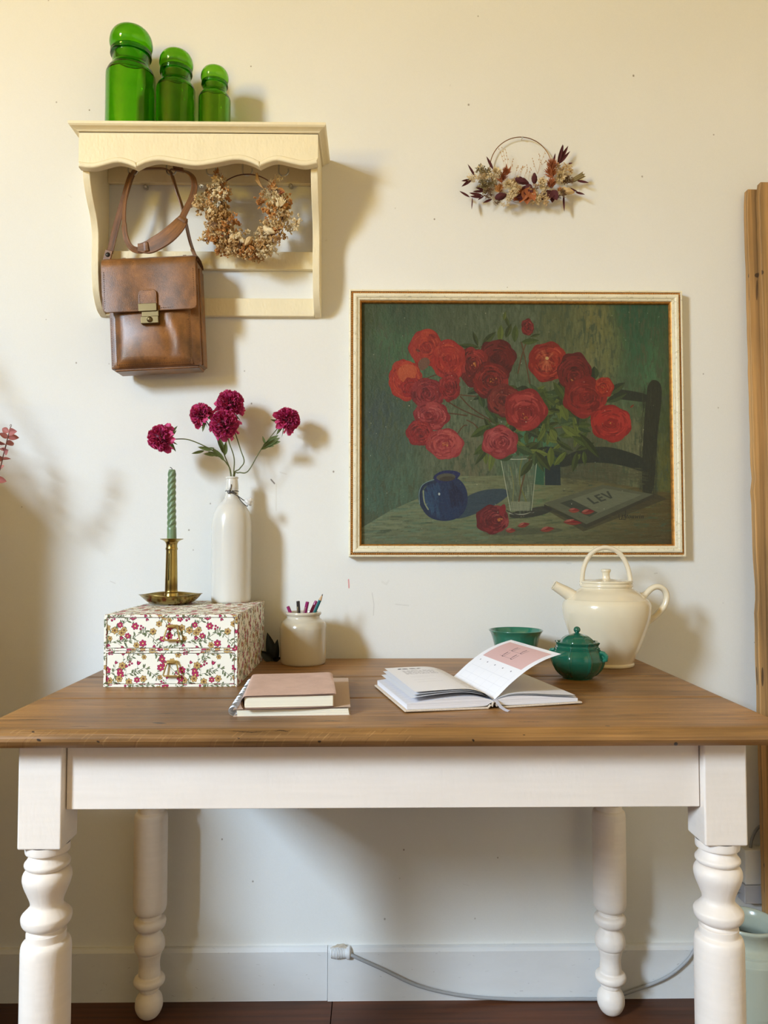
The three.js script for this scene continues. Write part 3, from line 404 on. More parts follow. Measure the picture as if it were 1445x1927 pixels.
{
  const w = thing('dried_wreath', 'round wreath of cream and amber dried flowers hanging on the shelf hook', 'wreath', [-0.2752, 1.7255, 0.075]);
  const hoop = new THREE.TorusGeometry(0.0785, 0.0013, 8, 96); part(w, 'hoop', hoop, std({ color: lin(0.10, 0.035, 0.02), roughness: 0.5, metalness: 0.3 }), 'dark copper wire hoop');
  const R = rng(101), at = (a, r, z = 0) => [Math.cos(a) * r, Math.sin(a) * r, z];
  const D = PI / 180, span = () => (128 + R() * 276) * D;   // from upper left round the bottom to upper right
  for (let i = 0; i < 150; i++) { const a = span(), r = 0.062 + R() * 0.03 - (R() < 0.25 ? 0.018 : 0), out = a + (R() - 0.5) * 1.6; const thin = 0.6 + 0.4 * smooth(128 * D, 165 * D, a) * smooth(404 * D, 370 * D, a); bloom(w, 'dried_spray', geoSpray[i % 3], [driedCol.cream, driedCol.tan, driedCol.cream, driedCol.amber, driedCol.pale][i % 5], at(a, r, (R() - 0.5) * 0.022), (0.020 + 0.013 * R()) * thin, [(R() - 0.4) * 1.1, R() * 6, out - PI / 2]); }
  for (let i = 0; i < 44; i++) { const a = span(), out = a + (R() - 0.5) * 2.4; bloom(w, 'dried_leaf', geoLeaf, [driedCol.amber, driedCol.rust, driedCol.brown, driedCol.tan][i % 4], at(a, 0.066 + R() * 0.016, 0.004 + R() * 0.012), 0.012 + 0.008 * R(), [0.5 * R(), (R() - 0.5), out - PI / 2]); }
  for (let i = 0; i < 9; i++) { const a = span(), out = a + (R() - 0.5) * 2; bloom(w, 'bunny_tail', geoTail[i % 2], i % 3 ? driedCol.pale : driedCol.cream, at(a, 0.07 + (R() - 0.5) * 0.02, 0.014 + R() * 0.008), 0.010 + 0.003 * R(), [0, 0, out - PI / 2]); }
  const face = () => [(R() - 0.5) * 0.9, (R() - 0.5) * 0.9, R() * 6];
  for (const [x, y, s] of [[-0.0095, 0.028, 0.9], [-0.0100, 0.004, 1], [0.036, 0.026, 0.8], [0.052, -0.046, 0.7], [0.004, -0.058, 0.7], [0.073, -0.018, 0.7], [-0.066, 0.053, 0.85]].map(([x, y, s]) => [x > 0.03 && y > 0.02 ? 0.062 : x < -0.05 ? -0.062 : x < 0 ? -0.062 : x, y, s])) bloom(w, 'strawflower', geoStraw, driedCol.pale, [x, y, 0.018], 0.0105 * s, face());
  for (const [px, py] of [[385, 367], [409, 393], [418, 397], [413, 402], [430, 436], [427, 393]]) { const f = bloom(w, 'star_flower', geoStar, driedCol.white, [(px - 468) * 0.001145, (400 - py) * 0.00118, 0.022], 0.0062, face()); part(f, 'flower_centre', geoCentre, driedCol.dark); }
  for (const [px, py, s, c] of [[506, 410, 1, 'tan'], [518, 422, 1.2, 'cream'], [497, 470, 0.9, 'tan'], [440, 432, 0.8, 'brown'], [410, 350, 0.9, 'cream']]) bloom(w, 'seed_pod', geoPod, driedCol[c], [(px - 468) * 0.001145, (400 - py) * 0.00118, 0.018], 0.011 * s, face());
  for (let k = 0; k < 5; k++) bloom(w, 'dried_petal', leafGeo(0.021, 0.005, { cup: 0.4 }), driedCol.pale, [0.074, -0.002, 0.02], 1, [0.2, 0, -0.75 + k * 0.24]);
  for (let k = 0; k < 4; k++) bloom(w, 'grass_ear', geoHusk, driedCol.tan, [(491 + k * 2 - 468) * 0.001145, (400 - 352 - k * 3) * 0.00118, 0.006], 0.026, [0, 0, 0.25 + k * 0.15]);
}
{
  const w = thing('dried_wreath', 'thin wire hoop with burgundy and cream dried flowers on the bare wall', 'wreath', [0.3375, 1.8523, 0.011]);
  const hoop = new THREE.TorusGeometry(0.0712, 0.001, 8, 96); hoop.scale(1, 1.035, 1); part(w, 'hoop', hoop, std({ color: lin(0.28, 0.14, 0.06), roughness: 0.35, metalness: 0.9 }), 'thin copper wire hoop');
  const nail = lathe([[0.0001, 0.004], [0.0018, 0.0035], [0.002, 0.002], [0.0008, 0.001], [0.0008, -0.0105]], 10); nail.rotateX(PI / 2); const nl = part(w, 'nail', nail, steel); nl.position.set(0.0035, 0.0722, 0);
  const R = rng(202), u = (X) => (840 + X / 4.983 - 982) * 0.001177, v = (Y) => (314 - 240 - Y / 4.983) * 0.00123;
  const blade = (x0, y0, x1, y1, m = 'wine', z = 0.008, tip = 0.012, wid = 1) => { const a = V(u(x0), v(y0), z), b = V(u(x1), v(y1), tip), d = b.clone().sub(a), o = part(w, 'narrow_leaf', geoBlade, driedCol[m]); o.position.copy(a); aim(o, d, (R() - 0.5) * 0.8); const l = d.length(); o.scale.set(Math.max(l, 0.018) * wid, l, l); return o; };
  for (const q of [[262, 470, 178, 362], [432, 395, 362, 286], [225, 492, 116, 516], [235, 480, 112, 574], [325, 655, 200, 655], [205, 655, 100, 612], [228, 660, 205, 780], [420, 672, 322, 720], [345, 640, 278, 694], [340, 600, 225, 612], [350, 590, 250, 580], [330, 640, 190, 632], [1012, 350, 1025, 258], [1056, 345, 1084, 182], [1066, 345, 1092, 182], [1062, 335, 1150, 183], [1066, 338, 1163, 230], [1150, 338, 1198, 336], [1240, 492, 1350, 522], [1150, 562, 1240, 615], [1225, 600, 1308, 642], [1112, 620, 1132, 795], [1095, 630, 1138, 640], [560, 440, 545, 360], [575, 440, 600, 365]]) blade(...q, q[0] > 540 && q[0] < 600 ? 'rust' : 'wine', 0.008, 0.010 + R() * 0.012, 1.25);
  const tail = (x, y, sx, sy, rot, m, z = 0.018) => bloom(w, 'bunny_tail', geoTail[R() < 0.5 ? 0 : 1], driedCol[m], [u(x), v(y), z], [sx * 0.00118 / 4.983, sy * 0.00062 / 4.983, sx * 0.00118 / 4.983], [0, 0, rot]);
  tail(702, 520, 62, 135, 1.2 + PI, 'wine'); tail(495, 672, 66, 115, -1.3, 'wine', 0.022); tail(826, 482, 52, 105, 0, 'wine', 0.012); tail(1135, 600, 66, 150, -1.75, 'cream', 0.012);
  const brush = (x, y, s, m, n = 2, z = 0.014) => { for (let k = 0; k < n; k++) bloom(w, 'dried_plume', geoBrush, driedCol[m], [u(x + (R() - 0.5) * 30), v(y + (R() - 0.5) * 30), z + R() * 0.006], s * 0.00018, [(R() - 0.5), R() * 6, (R() - 0.5) * 1.2]); };
  brush(545, 450, 90, 'rust'); brush(510, 520, 110, 'rust', 3); brush(480, 610, 110, 'amber', 2); brush(990, 400, 110, 'rust', 3); brush(985, 480, 120, 'rust', 3); brush(980, 570, 110, 'rust', 3); brush(1035, 600, 60, 'amber', 1);
  const big = (x, y, s, m, rot, n) => { for (let k = 0; k < n; k++) bloom(w, 'broad_petal', geoLeaf, driedCol[m], [u(x), v(y), 0.016 + k * 0.0015], [s * 0.00042, s * 0.00030, s * 0.0003], [(R() - 0.5) * 0.6, (R() - 0.5) * 0.8, rot + (k - n / 2) * 0.42]); };
  big(745, 590, 125, 'rust', PI, 4); big(740, 560, 80, 'wine', PI + 0.5, 3); big(985, 610, 92, 'wine', PI, 4); big(700, 640, 70, 'wine', PI - 0.5, 2);
  const cl = (x, y, s, m, n, z = 0.014) => { for (let k = 0; k < n; k++) bloom(w, 'dried_spray', geoSpray[k % 3], driedCol[m], [u(x + (R() - 0.5) * 44), v(y + (R() - 0.5) * 40), z + R() * 0.006], s * 0.00020, [(R() - 0.3) * 1.4, R() * 6, R() * 6]); };
  cl(440, 450, 70, 'pale', 4); cl(340, 370, 55, 'pale', 3, 0.006); cl(230, 485, 60, 'pale', 4, 0.01); cl(320, 505, 60, 'cream', 3); cl(575, 565, 60, 'pale', 4, 0.02); cl(610, 660, 66, 'pale', 6, 0.02); cl(550, 715, 55, 'pale', 4, 0.016); cl(830, 700, 62, 'pale', 5, 0.018); cl(900, 690, 66, 'cream', 5, 0.018); cl(900, 560, 66, 'pale', 6, 0.016); cl(640, 490, 50, 'cream', 3, 0.012); cl(1115, 400, 80, 'cream', 7, 0.01); cl(330, 430, 75, 'olive', 6, 0.008); cl(350, 555, 75, 'olive', 6, 0.01); cl(390, 620, 60, 'brown', 4, 0.01); cl(1145, 490, 66, 'brown', 4, 0.01); cl(1080, 650, 60, 'brown', 3, 0.01); cl(670, 610, 50, 'cream', 4, 0.02); cl(810, 600, 50, 'tan', 5, 0.016); cl(470, 720, 40, 'brown', 2, 0.012); cl(420, 540, 60, 'olive', 4, 0.012);
  for (const [x, y, s] of [[450, 445, 50], [570, 560, 48], [1060, 480, 60], [895, 545, 50], [615, 640, 45]]) bloom(w, 'strawflower', geoStraw, driedCol.pale, [u(x), v(y), 0.022], s * 0.00024, [(R() - 0.5) * 0.8, (R() - 0.5) * 0.8, R() * 6]);
  for (const [x0, y0, x1, y1] of [[1180, 500, 1295, 435], [1185, 510, 1310, 455]]) { const a = V(u(x0), v(y0), 0.01), d = V(u(x1), v(y1), 0.014).sub(a), o = part(w, 'wheat_ear', geoHusk, driedCol.olive); o.position.copy(a); aim(o, d); o.scale.setScalar(d.length() * 1.15); }
  const wisp = (pts) => { const p = spline(pts.map(([x, y], i) => [u(x), v(y), 0.008 + i * 0.004]), 14), l = [tube(p, 0.00028, 3)]; for (let k = 8; k <= 14; k += 2) { const g = new THREE.OctahedronGeometry(0.0011, 0); g.scale(1, 2, 1); g.translate(p[k].x + (R() - 0.5) * 0.005, p[k].y + R() * 0.003, p[k].z); l.push(g); } part(w, 'grass_wisp', merged(l), driedCol.tan); };
  for (const q of [[[570, 450], [530, 340], [492, 225]], [[570, 450], [545, 330], [522, 212]], [[575, 450], [570, 330], [548, 225]], [[590, 450], [605, 390], [612, 325]], [[660, 470], [690, 400], [745, 378]], [[690, 490], [700, 430], [720, 385]], [[730, 490], [740, 440], [760, 400]], [[770, 490], [780, 440], [785, 405]], [[860, 430], [835, 380], [808, 318]], [[860, 430], [880, 350], [873, 265]], [[860, 430], [895, 330], [930, 230]], [[862, 430], [900, 360], [942, 328]], [[640, 470], [650, 420], [665, 380]]]) wisp(q);
}

// ---------- oil painting of roses in a cream and gilt frame ----------
function paintRoses() {
  const W = 1764, H = 1380, c = canvas(W, H), g = c.getContext('2d'), R = rng(900), X = (x) => (x - 680) * 3, Yy = (y) => (y - 566) * 3;
  const rgb = (a, j = 0, al = 1) => { const d = (R() - 0.5) * j; return `rgba(${Math.round(clamp(a[0] + d, 0, 255))},${Math.round(clamp(a[1] + d, 0, 255))},${Math.round(clamp(a[2] + d, 0, 255))},${al})`; };
  const lerp = (a, b, t) => a.map((q, i) => mix(q, b[i], t));
  const anchors = [[680, 566, [58, 74, 34]], [760, 580, [56, 78, 56]], [690, 700, [66, 88, 62]], [770, 660, [80, 124, 84]], [735, 640, [70, 108, 74]], [715, 780, [66, 84, 82]], [700, 900, [72, 104, 84]], [760, 900, [82, 112, 88]], [740, 830, [74, 96, 80]], [850, 590, [84, 98, 74]], [920, 600, [92, 106, 82]], [990, 590, [98, 112, 88]], [1050, 600, [96, 104, 68]], [1080, 650, [104, 112, 74]], [1130, 600, [130, 126, 74]], [1130, 700, [128, 128, 84]], [1160, 640, [120, 124, 74]], [1195, 590, [26, 88, 64]], [1205, 650, [38, 96, 66]], [1240, 600, [40, 92, 64]], [1235, 680, [74, 128, 88]], [1190, 700, [74, 104, 74]], [1250, 760, [70, 88, 46]], [1260, 870, [98, 102, 46]], [1262, 650, [74, 92, 58]], [880, 860, [112, 112, 84]], [820, 870, [100, 112, 86]], [1010, 880, [60, 130, 92]], [860, 770, [104, 118, 90]], [1200, 830, [116, 118, 84]], [1130, 900, [84, 84, 58]], [1080, 900, [76, 80, 60]], [900, 700, [86, 100, 78]]];
  const bg = (x, y) => { let s = 0, q = [0, 0, 0]; for (const [ax, ay, col] of anchors) { const d = ((x - ax) / 1) ** 2 + ((y - ay) / 1.9) ** 2, w = 1 / (d * d + 2e5); s += w; for (let i = 0; i < 3; i++) q[i] += col[i] * w; } return q.map((v) => v / s); };
  g.fillStyle = rgb([76, 92, 66]); g.fillRect(0, 0, W, H); g.lineCap = 'round';
  for (let i = 0; i < 9000; i++) { const x = 675 + R() * 600, y = 560 + R() * 400, l = 8 + R() * 26; g.strokeStyle = rgb(bg(x, y), 24, 0.5); g.lineWidth = 5 + R() * 12; g.beginPath(); g.moveTo(X(x), Yy(y)); g.lineTo(X(x + (R() - 0.5) * 6), Yy(y + l * 0.6)); g.stroke(); }
  for (let i = 0; i < 2600; i++) { const x = 675 + R() * 600, y = 560 + R() * 330, k = bg(x, y), up = R() < 0.5; g.strokeStyle = rgb(lerp(k, up ? [170, 175, 130] : [30, 46, 30], 0.35), 16, 0.28); g.lineWidth = 1 + R() * 2.5; g.beginPath(); g.moveTo(X(x), Yy(y)); g.lineTo(X(x + (R() - 0.5) * 2), Yy(y + 4 + R() * 16)); g.stroke(); }
  const poly = (pts, fill) => { g.fillStyle = fill; g.beginPath(); pts.forEach(([x, y], i) => i ? g.lineTo(X(x), Yy(y)) : g.moveTo(X(x), Yy(y))); g.closePath(); g.fill(); };
  const blob = (pts, fill) => { g.fillStyle = fill; g.beginPath(); const n = pts.length; for (let i = 0; i < n; i++) { const a = pts[i], b = pts[(i + 1) % n], mx = X((a[0] + b[0]) / 2), my = Yy((a[1] + b[1]) / 2); i ? g.quadraticCurveTo(X(a[0]), Yy(a[1]), mx, my) : g.moveTo(mx, my); } const a = pts[0], b = pts[1]; g.quadraticCurveTo(X(a[0]), Yy(a[1]), X((a[0] + b[0]) / 2), Yy((a[1] + b[1]) / 2)); g.fill(); };
  const line = (pts, w, col) => { g.strokeStyle = col; g.lineWidth = w * 3; g.beginPath(); g.moveTo(X(pts[0][0]), Yy(pts[0][1])); for (let i = 1; i < pts.length - 1; i++) g.quadraticCurveTo(X(pts[i][0]), Yy(pts[i][1]), X((pts[i][0] + pts[i + 1][0]) / 2), Yy((pts[i][1] + pts[i + 1][1]) / 2)); g.lineTo(X(pts[pts.length - 1][0]), Yy(pts[pts.length - 1][1])); g.stroke(); };
  // the painted table
  const tableC = (x, y) => { const t = clamp((x - 690) / 570); return lerp(lerp([128, 138, 104], [118, 124, 88], clamp(t * 2)), [92, 80, 40], smooth(0.5, 1, t)).map((v) => v * (1 - 0.12 * smooth(980, 1026, y))); };
  g.save(); g.beginPath(); [[672, 1000], [735, 962], [800, 934], [868, 897], [1000, 895], [1130, 906], [1275, 930], [1275, 1030], [672, 1030]].forEach(([x, y], i) => i ? g.lineTo(X(x), Yy(y)) : g.moveTo(X(x), Yy(y))); g.clip();
  for (let i = 0; i < 5200; i++) { const x = 670 + R() * 610, y = 890 + R() * 145, l = 8 + R() * 24; g.strokeStyle = rgb(lerp(tableC(x, y), R() < 0.2 && x < 900 ? [90, 130, 108] : tableC(x, y), 0.6), 24, 0.5); g.lineWidth = 4 + R() * 9; g.beginPath(); g.moveTo(X(x), Yy(y)); g.lineTo(X(x + l), Yy(y - l * 0.16 * (R() - 0.2))); g.stroke(); }
  g.restore();
  // chair
  const chair = [38, 46, 32];
  blob([[1212, 935], [1214, 860], [1219, 790], [1224, 730], [1232, 712], [1246, 712], [1254, 726], [1252, 760], [1242, 830], [1236, 935]], rgb(chair)); blob([[1160, 728], [1200, 734], [1228, 740], [1228, 756], [1195, 752], [1160, 748]], rgb([34, 46, 36]));
  blob([[1046, 870], [1090, 846], [1140, 838], [1190, 850], [1222, 864], [1222, 892], [1185, 878], [1140, 870], [1090, 872], [1056, 882]], rgb([34, 46, 38])); poly([[1028, 840], [1056, 842], [1058, 914], [1028, 914]], rgb([24, 46, 52])); poly([[1008, 850], [1026, 846], [1026, 914], [1006, 912]], rgb([44, 96, 72]));
  for (let i = 0; i < 500; i++) { const x = 1215 + R() * 36, y = 720 + R() * 210; g.strokeStyle = rgb([44, 50, 34], 26, 0.35); g.lineWidth = 2 + R() * 4; g.beginPath(); g.moveTo(X(x - (y - 720) * 0.05), Yy(y)); g.lineTo(X(x - (y - 720) * 0.05), Yy(y + 14)); g.stroke(); }
  for (let i = 0; i < 300; i++) { const x = 1060 + R() * 155, y = 876 + R() * 32 + Math.abs(x - 1130) * 0.06; g.strokeStyle = rgb([82, 84, 58], 22, 0.4); g.lineWidth = 4 + R() * 6; g.beginPath(); g.moveTo(X(x), Yy(y)); g.lineTo(X(x + 10), Yy(y + 1)); g.stroke(); }
  // magazine
  poly([[1020, 955], [1100, 1002], [1260, 940], [1235, 928]], rgb([60, 58, 38], 0, 0.7)); poly([[1026, 948], [1138, 913], [1234, 931], [1106, 988]], rgb([92, 98, 76])); poly([[1056, 948], [1140, 920], [1212, 932], [1112, 974]], rgb([110, 116, 92])); poly([[1056, 948], [1078, 941], [1100, 952], [1128, 966], [1112, 974]], rgb([58, 66, 54])); poly([[1026, 950], [1106, 988], [1106, 996], [1026, 956]], rgb([54, 58, 44])); poly([[1106, 988], [1234, 931], [1234, 937], [1106, 996]], rgb([58, 58, 42]));
  g.save(); g.transform(1, -0.33, 0.75, 0.62, X(1118), Yy(951)); g.fillStyle = 'rgba(44,52,46,0.8)'; g.font = 'bold 78px sans-serif'; g.fillText('LEV', 0, 0); g.restore();
  // shadows the painter put under the things
  blob([[872, 938], [910, 922], [955, 920], [962, 932], [930, 955], [880, 975], [850, 980]], rgb([40, 62, 84], 0, 0.85)); blob([[1000, 958], [1030, 952], [1046, 962], [1010, 975], [960, 978], [960, 966]], rgb([38, 42, 40], 0, 0.8)); blob([[900, 1000], [960, 996], [1060, 994], [1060, 1004], [930, 1012]], rgb([62, 68, 52], 0, 0.45));
  // jug
  blob([[806, 912], [828, 898], [862, 898], [880, 920], [882, 950], [868, 976], [836, 984], [806, 976], [791, 954], [793, 930]], rgb([26, 46, 84])); for (let i = 0; i < 260; i++) { const a = R() * 6.28, q = Math.sqrt(R()), x = 833 + Math.cos(a) * q * 38, y = 934 + Math.sin(a) * q * 33; g.strokeStyle = rgb(x < 825 ? [42, 80, 116] : x > 845 && y < 945 ? [16, 24, 62] : [28, 54, 94], 20, 0.4); g.lineWidth = 4 + R() * 6; g.beginPath(); g.moveTo(X(x), Yy(y)); g.quadraticCurveTo(X(x + 4), Yy(y + 6), X(x + 3), Yy(y + 13)); g.stroke(); }
  line([[822, 906], [800, 910], [790, 926], [792, 950], [806, 968]], 7, rgb([24, 44, 74])); line([[820, 903], [798, 908], [788, 926], [790, 950]], 1.6, rgb([120, 150, 150])); line([[797, 925], [797, 945], [806, 960]], 2.6, rgb([150, 160, 125]));
  blob([[815, 897], [832, 886], [856, 886], [868, 891], [866, 896], [858, 906], [830, 911], [818, 906]], rgb([28, 40, 92])); g.fillStyle = rgb([84, 84, 70]); g.beginPath(); g.ellipse(X(840), Yy(899), 54, 22, -0.06, 0, 7); g.fill(); g.fillStyle = rgb([66, 60, 48]); g.beginPath(); g.ellipse(X(842), Yy(902), 44, 14, -0.06, 0, 7); g.fill(); g.fillStyle = rgb([190, 205, 205]); g.beginPath(); g.ellipse(X(827), Yy(931), 6, 8, 0, 0, 7); g.fill();
  // glass
  poly([[943, 858], [1014, 858], [1002, 962], [962, 962]], rgb([96, 112, 90], 0, 0.75)); for (let i = 0; i < 160; i++) { const y = 860 + R() * 100, t = (y - 858) / 104, x = mix(mix(946, 963, t), mix(1010, 1000, t), R()); g.strokeStyle = rgb(R() < 0.35 ? [150, 160, 135] : [78, 92, 70], 26, 0.45); g.lineWidth = 2 + R() * 5; g.beginPath(); g.moveTo(X(x), Yy(y)); g.lineTo(X(x + 1), Yy(y + 12)); g.stroke(); }
  line([[985, 862], [975, 900], [992, 945]], 2.4, rgb([112, 120, 62])); line([[1000, 862], [985, 905], [978, 945]], 2.6, rgb([98, 70, 40])); line([[962, 880], [970, 910], [966, 945]], 2, rgb([128, 132, 84])); poly([[962, 945], [1000, 945], [998, 963], [964, 963]], rgb([170, 172, 145], 0, 0.5));
  line([[943, 858], [962, 962]], 1.2, rgb([190, 196, 170])); line([[1014, 858], [1002, 962]], 1.2, rgb([176, 184, 160])); line([[945, 863], [970, 866], [1012, 862]], 1.1, rgb([205, 208, 188])); line([[960, 967], [980, 972], [1006, 965]], 2.4, rgb([170, 174, 158])); line([[955, 962], [978, 976], [1012, 962]], 2, rgb([60, 62, 54]));
  // stems
  const stem = [96, 62, 36]; for (const p of [[[945, 800], [905, 785], [868, 770], [840, 752]], [[925, 790], [890, 770], [868, 745]], [[900, 745], [870, 742], [845, 740]], [[830, 776], [860, 778], [880, 782]], [[985, 640], [994, 680], [1000, 720], [1010, 760]], [[995, 640], [985, 665], [978, 700]], [[870, 700], [895, 705], [905, 720]], [[800, 712], [825, 700], [850, 704]], [[1120, 780], [1080, 800], [1040, 806]], [[930, 845], [900, 800], [880, 790]], [[1000, 858], [1010, 820], [1020, 790]], [[860, 820], [872, 800], [880, 800]]]) line(p, 2.1, rgb(stem, 30));
  // leaves
  const leaf = (x, y, len, wid, a, col) => { const dx = Math.cos(a), dy = Math.sin(a), tip = [x + dx * len, y + dy * len]; g.fillStyle = rgb(col, 18); g.beginPath(); g.moveTo(X(x), Yy(y)); g.quadraticCurveTo(X(x + dx * len * 0.45 - dy * wid), Yy(y + dy * len * 0.45 + dx * wid), X(tip[0]), Yy(tip[1])); g.quadraticCurveTo(X(x + dx * len * 0.45 + dy * wid), Yy(y + dy * len * 0.45 - dx * wid), X(x), Yy(y)); g.fill(); g.fillStyle = rgb(lerp(col, [150, 165, 80], 0.35), 14, 0.6); g.beginPath(); g.moveTo(X(x), Yy(y)); g.quadraticCurveTo(X(x + dx * len * 0.45 - dy * wid * 0.9), Yy(y + dy * len * 0.45 + dx * wid * 0.9), X(tip[0]), Yy(tip[1])); g.quadraticCurveTo(X(x + dx * len * 0.5), Yy(y + dy * len * 0.5), X(x), Yy(y)); g.fill(); line([[x, y], tip], 0.5, rgb(lerp(col, [20, 30, 12], 0.5))); };
  const G = [[44, 60, 24], [58, 78, 30], [92, 108, 42], [34, 52, 32], [50, 76, 44]];
  for (let i = 0; i < 170; i++) { const t = R(), x = 905 + R() * 215, y = 735 + R() * 130 - Math.abs(x - 1010) * 0.10; leaf(x, y, 22 + R() * 22, 8 + R() * 8, R() * 6.28, G[i % 5]); }
  for (const [x, y, l, w, a, k] of [[944, 640, 34, 12, -1.5, 2], [955, 632, 30, 11, -1.2, 0], [962, 612, 26, 7, -1.9, 0], [952, 598, 18, 6, -1.4, 2], [972, 640, 34, 13, -1.5, 1], [985, 640, 34, 12, -0.1, 1], [1002, 630, 20, 6, -0.3, 0], [905, 650, 42, 10, -3.05, 0], [902, 648, 30, 8, -1.9, 0], [906, 650, 40, 12, -0.15, 0], [910, 645, 36, 12, -0.75, 0], [905, 652, 26, 8, 2.3, 1], [1015, 700, 40, 18, -0.9, 4], [1000, 720, 40, 16, 1.0, 4], [975, 730, 30, 18, 0.2, 3], [1125, 712, 26, 16, -1.6, 3], [1150, 740, 40, 16, -0.6, 3], [1145, 755, 46, 14, -0.4, 3], [925, 800, 44, 16, 2.6, 1], [928, 830, 44, 16, 2.5, 1], [932, 838, 52, 13, 1.75, 2], [925, 835, 50, 10, 2.2, 0], [900, 720, 26, 14, 1.2, 2], [905, 740, 28, 12, 1.3, 4], [915, 765, 30, 14, 0.9, 4], [930, 775, 40, 14, 0.4, 0], [1005, 865, 40, 14, 2.2, 0], [1010, 850, 46, 15, 0.9, 0], [1040, 840, 40, 14, 1.6, 2], [1060, 800, 46, 16, 0.6, 2], [1080, 820, 50, 14, 0.5, 1], [1095, 815, 60, 14, 0.9, 0], [1090, 850, 40, 12, 1.8, 0], [1060, 760, 34, 16, 1.2, 2], [1120, 790, 40, 13, 0.9, 4]]) leaf(x, y, l, w, a, G[k]);
  // roses
  function rose(x, y, rx, ry, base, light, dark, opt = {}) {
    const n = 13, edge = [], lobes = 5 + Math.floor(R() * 2), ph = R() * 6; for (let i = 0; i < n * 2; i++) { const a = i / n * PI, k = 0.97 + 0.07 * Math.sin(a * lobes + ph) + (R() - 0.5) * 0.10; edge.push([x + Math.cos(a) * rx * k, y + Math.sin(a) * ry * k]); }
    blob(edge, rgb(lerp(base, dark, 0.45)));
    const ox = x + (opt.ox ?? 0), oy = y + (opt.oy ?? 0), lit = opt.lit ?? 0.7;
    for (let k = 0; k < 9; k++) { const a = k / 9 * 2 * PI + R() * 0.5, q = 0.55 + 0.12 * R(), cx = mix(ox, x, 0.7) + Math.cos(a) * rx * q, cy = mix(oy, y, 0.7) + Math.sin(a) * ry * q, col = lerp(lerp(base, light, lit * (0.15 + 0.6 * R()) * (Math.sin(a) < 0.2 ? 1 : 0.5)), dark, 0.5 * R()); g.save(); g.translate(X(cx), Yy(cy)); g.rotate(a + PI / 2 + (R() - 0.5) * 0.5); g.fillStyle = rgb(col, 20, 0.9); g.beginPath(); g.ellipse(0, 0, rx * (1.05 + 0.4 * R()), ry * (0.80 + 0.3 * R()), 0, 0, 7); g.fill(); g.restore(); }
    for (let k = 0; k < 70; k++) { const q = Math.pow(R(), 0.7) * 0.86, a = R() * 6.28, s = 0.25 + 0.5 * R(), col = R() < 0.42 ? lerp(base, dark, 0.4 + 0.6 * R()) : lerp(base, light, lit * (0.2 + 0.8 * R())), cx = mix(ox, x, q), cy = mix(oy, y, q); g.strokeStyle = rgb(col, 26, 0.72); g.lineWidth = 3 + R() * 9 * (0.5 + q * 0.7); g.lineCap = 'round'; g.beginPath(); g.ellipse(X(cx), Yy(cy), Math.max(2, rx * 3 * q * (0.9 + 0.2 * R())), Math.max(2, ry * 3 * q * (0.85 + 0.2 * R())), (R() - 0.5) * 0.5, a, a + s * (1.3 - q * 0.6)); g.stroke(); }
    for (let k = 0; k < 12; k++) { const q = 0.12 + 0.55 * R(), a = R() * 6.28; g.strokeStyle = rgb(lerp(dark, [30, 4, 8], 0.3 * R()), 8, 0.6); g.lineWidth = 2 + 4 * R(); g.beginPath(); g.ellipse(X(mix(ox, x, q)), Yy(mix(oy, y, q)), rx * 3 * q, ry * 3 * q * 0.85, 0, a, a + 0.35 + 0.5 * R()); g.stroke(); }
    for (let k = 0; k < 7; k++) { const q = 0.3 + 0.55 * R(), a = 3.4 + R() * 2.4; g.strokeStyle = rgb(lerp(light, [240, 170, 150], 0.25), 24, 0.55 * lit); g.lineWidth = 2 + 4 * R(); g.beginPath(); g.ellipse(X(mix(ox, x, q)), Yy(mix(oy, y, q)), rx * 3 * q, ry * 3 * q * 0.9, 0, a, a + 0.25 + 0.3 * R()); g.stroke(); }
    for (let k = 0; k < (opt.gold ?? 6); k++) { g.fillStyle = rgb([190, 120, 50], 50, 0.85); g.beginPath(); g.ellipse(X(ox + (R() - 0.5) * rx * 0.34), Yy(oy + (R() - 0.5) * ry * 0.22), 2 + R() * 5, 2 + R() * 3, R() * 3, 0, 7); g.fill(); }
  }
  const red = [146, 20, 20], deep = [98, 12, 14], bright = [196, 66, 56], dk = [62, 8, 12], orange = [196, 84, 46], pink = [172, 62, 64], pinkL = [206, 120, 112];
  rose(938, 672, 38, 38, deep, red, dk, { gold: 0, lit: 0.5 }); rose(893, 688, 28, 40, [134, 26, 26], bright, dk, { gold: 8, oy: -6 }); rose(925, 714, 38, 36, [122, 20, 20], [168, 48, 40], dk, { gold: 8, ox: 6 }); rose(803, 652, 34, 38, [176, 40, 28], orange, [120, 14, 18], { gold: 0 }); rose(846, 674, 33, 40, [178, 40, 34], orange, [128, 18, 20], { gold: 0 });
  rose(763, 714, 32, 40, [186, 46, 26], [206, 100, 54], [134, 18, 18], { gold: 0 }); blob([[745, 700], [757, 684], [776, 682], [788, 694], [778, 716], [760, 722]], rgb([202, 96, 54], 0, 0.8)); rose(775, 728, 22, 20, [176, 22, 20], red, [126, 12, 16], { gold: 0 }); rose(805, 740, 32, 32, [146, 28, 36], [178, 74, 74], [92, 10, 20], { gold: 0 }); rose(848, 726, 20, 30, [150, 22, 26], [176, 60, 54], [98, 10, 16], { gold: 0 });
  rose(813, 782, 36, 28, [158, 34, 40], pinkL, [108, 12, 22], { gold: 0, ox: -8 }); rose(790, 815, 27, 25, [150, 26, 30], bright, [98, 10, 16], { gold: 0 }); rose(838, 836, 37, 30, pink, [210, 108, 92], [132, 22, 30], { gold: 7 }); rose(950, 752, 34, 32, [120, 34, 30], [156, 62, 50], [54, 10, 14], { gold: 0, ox: 4 });
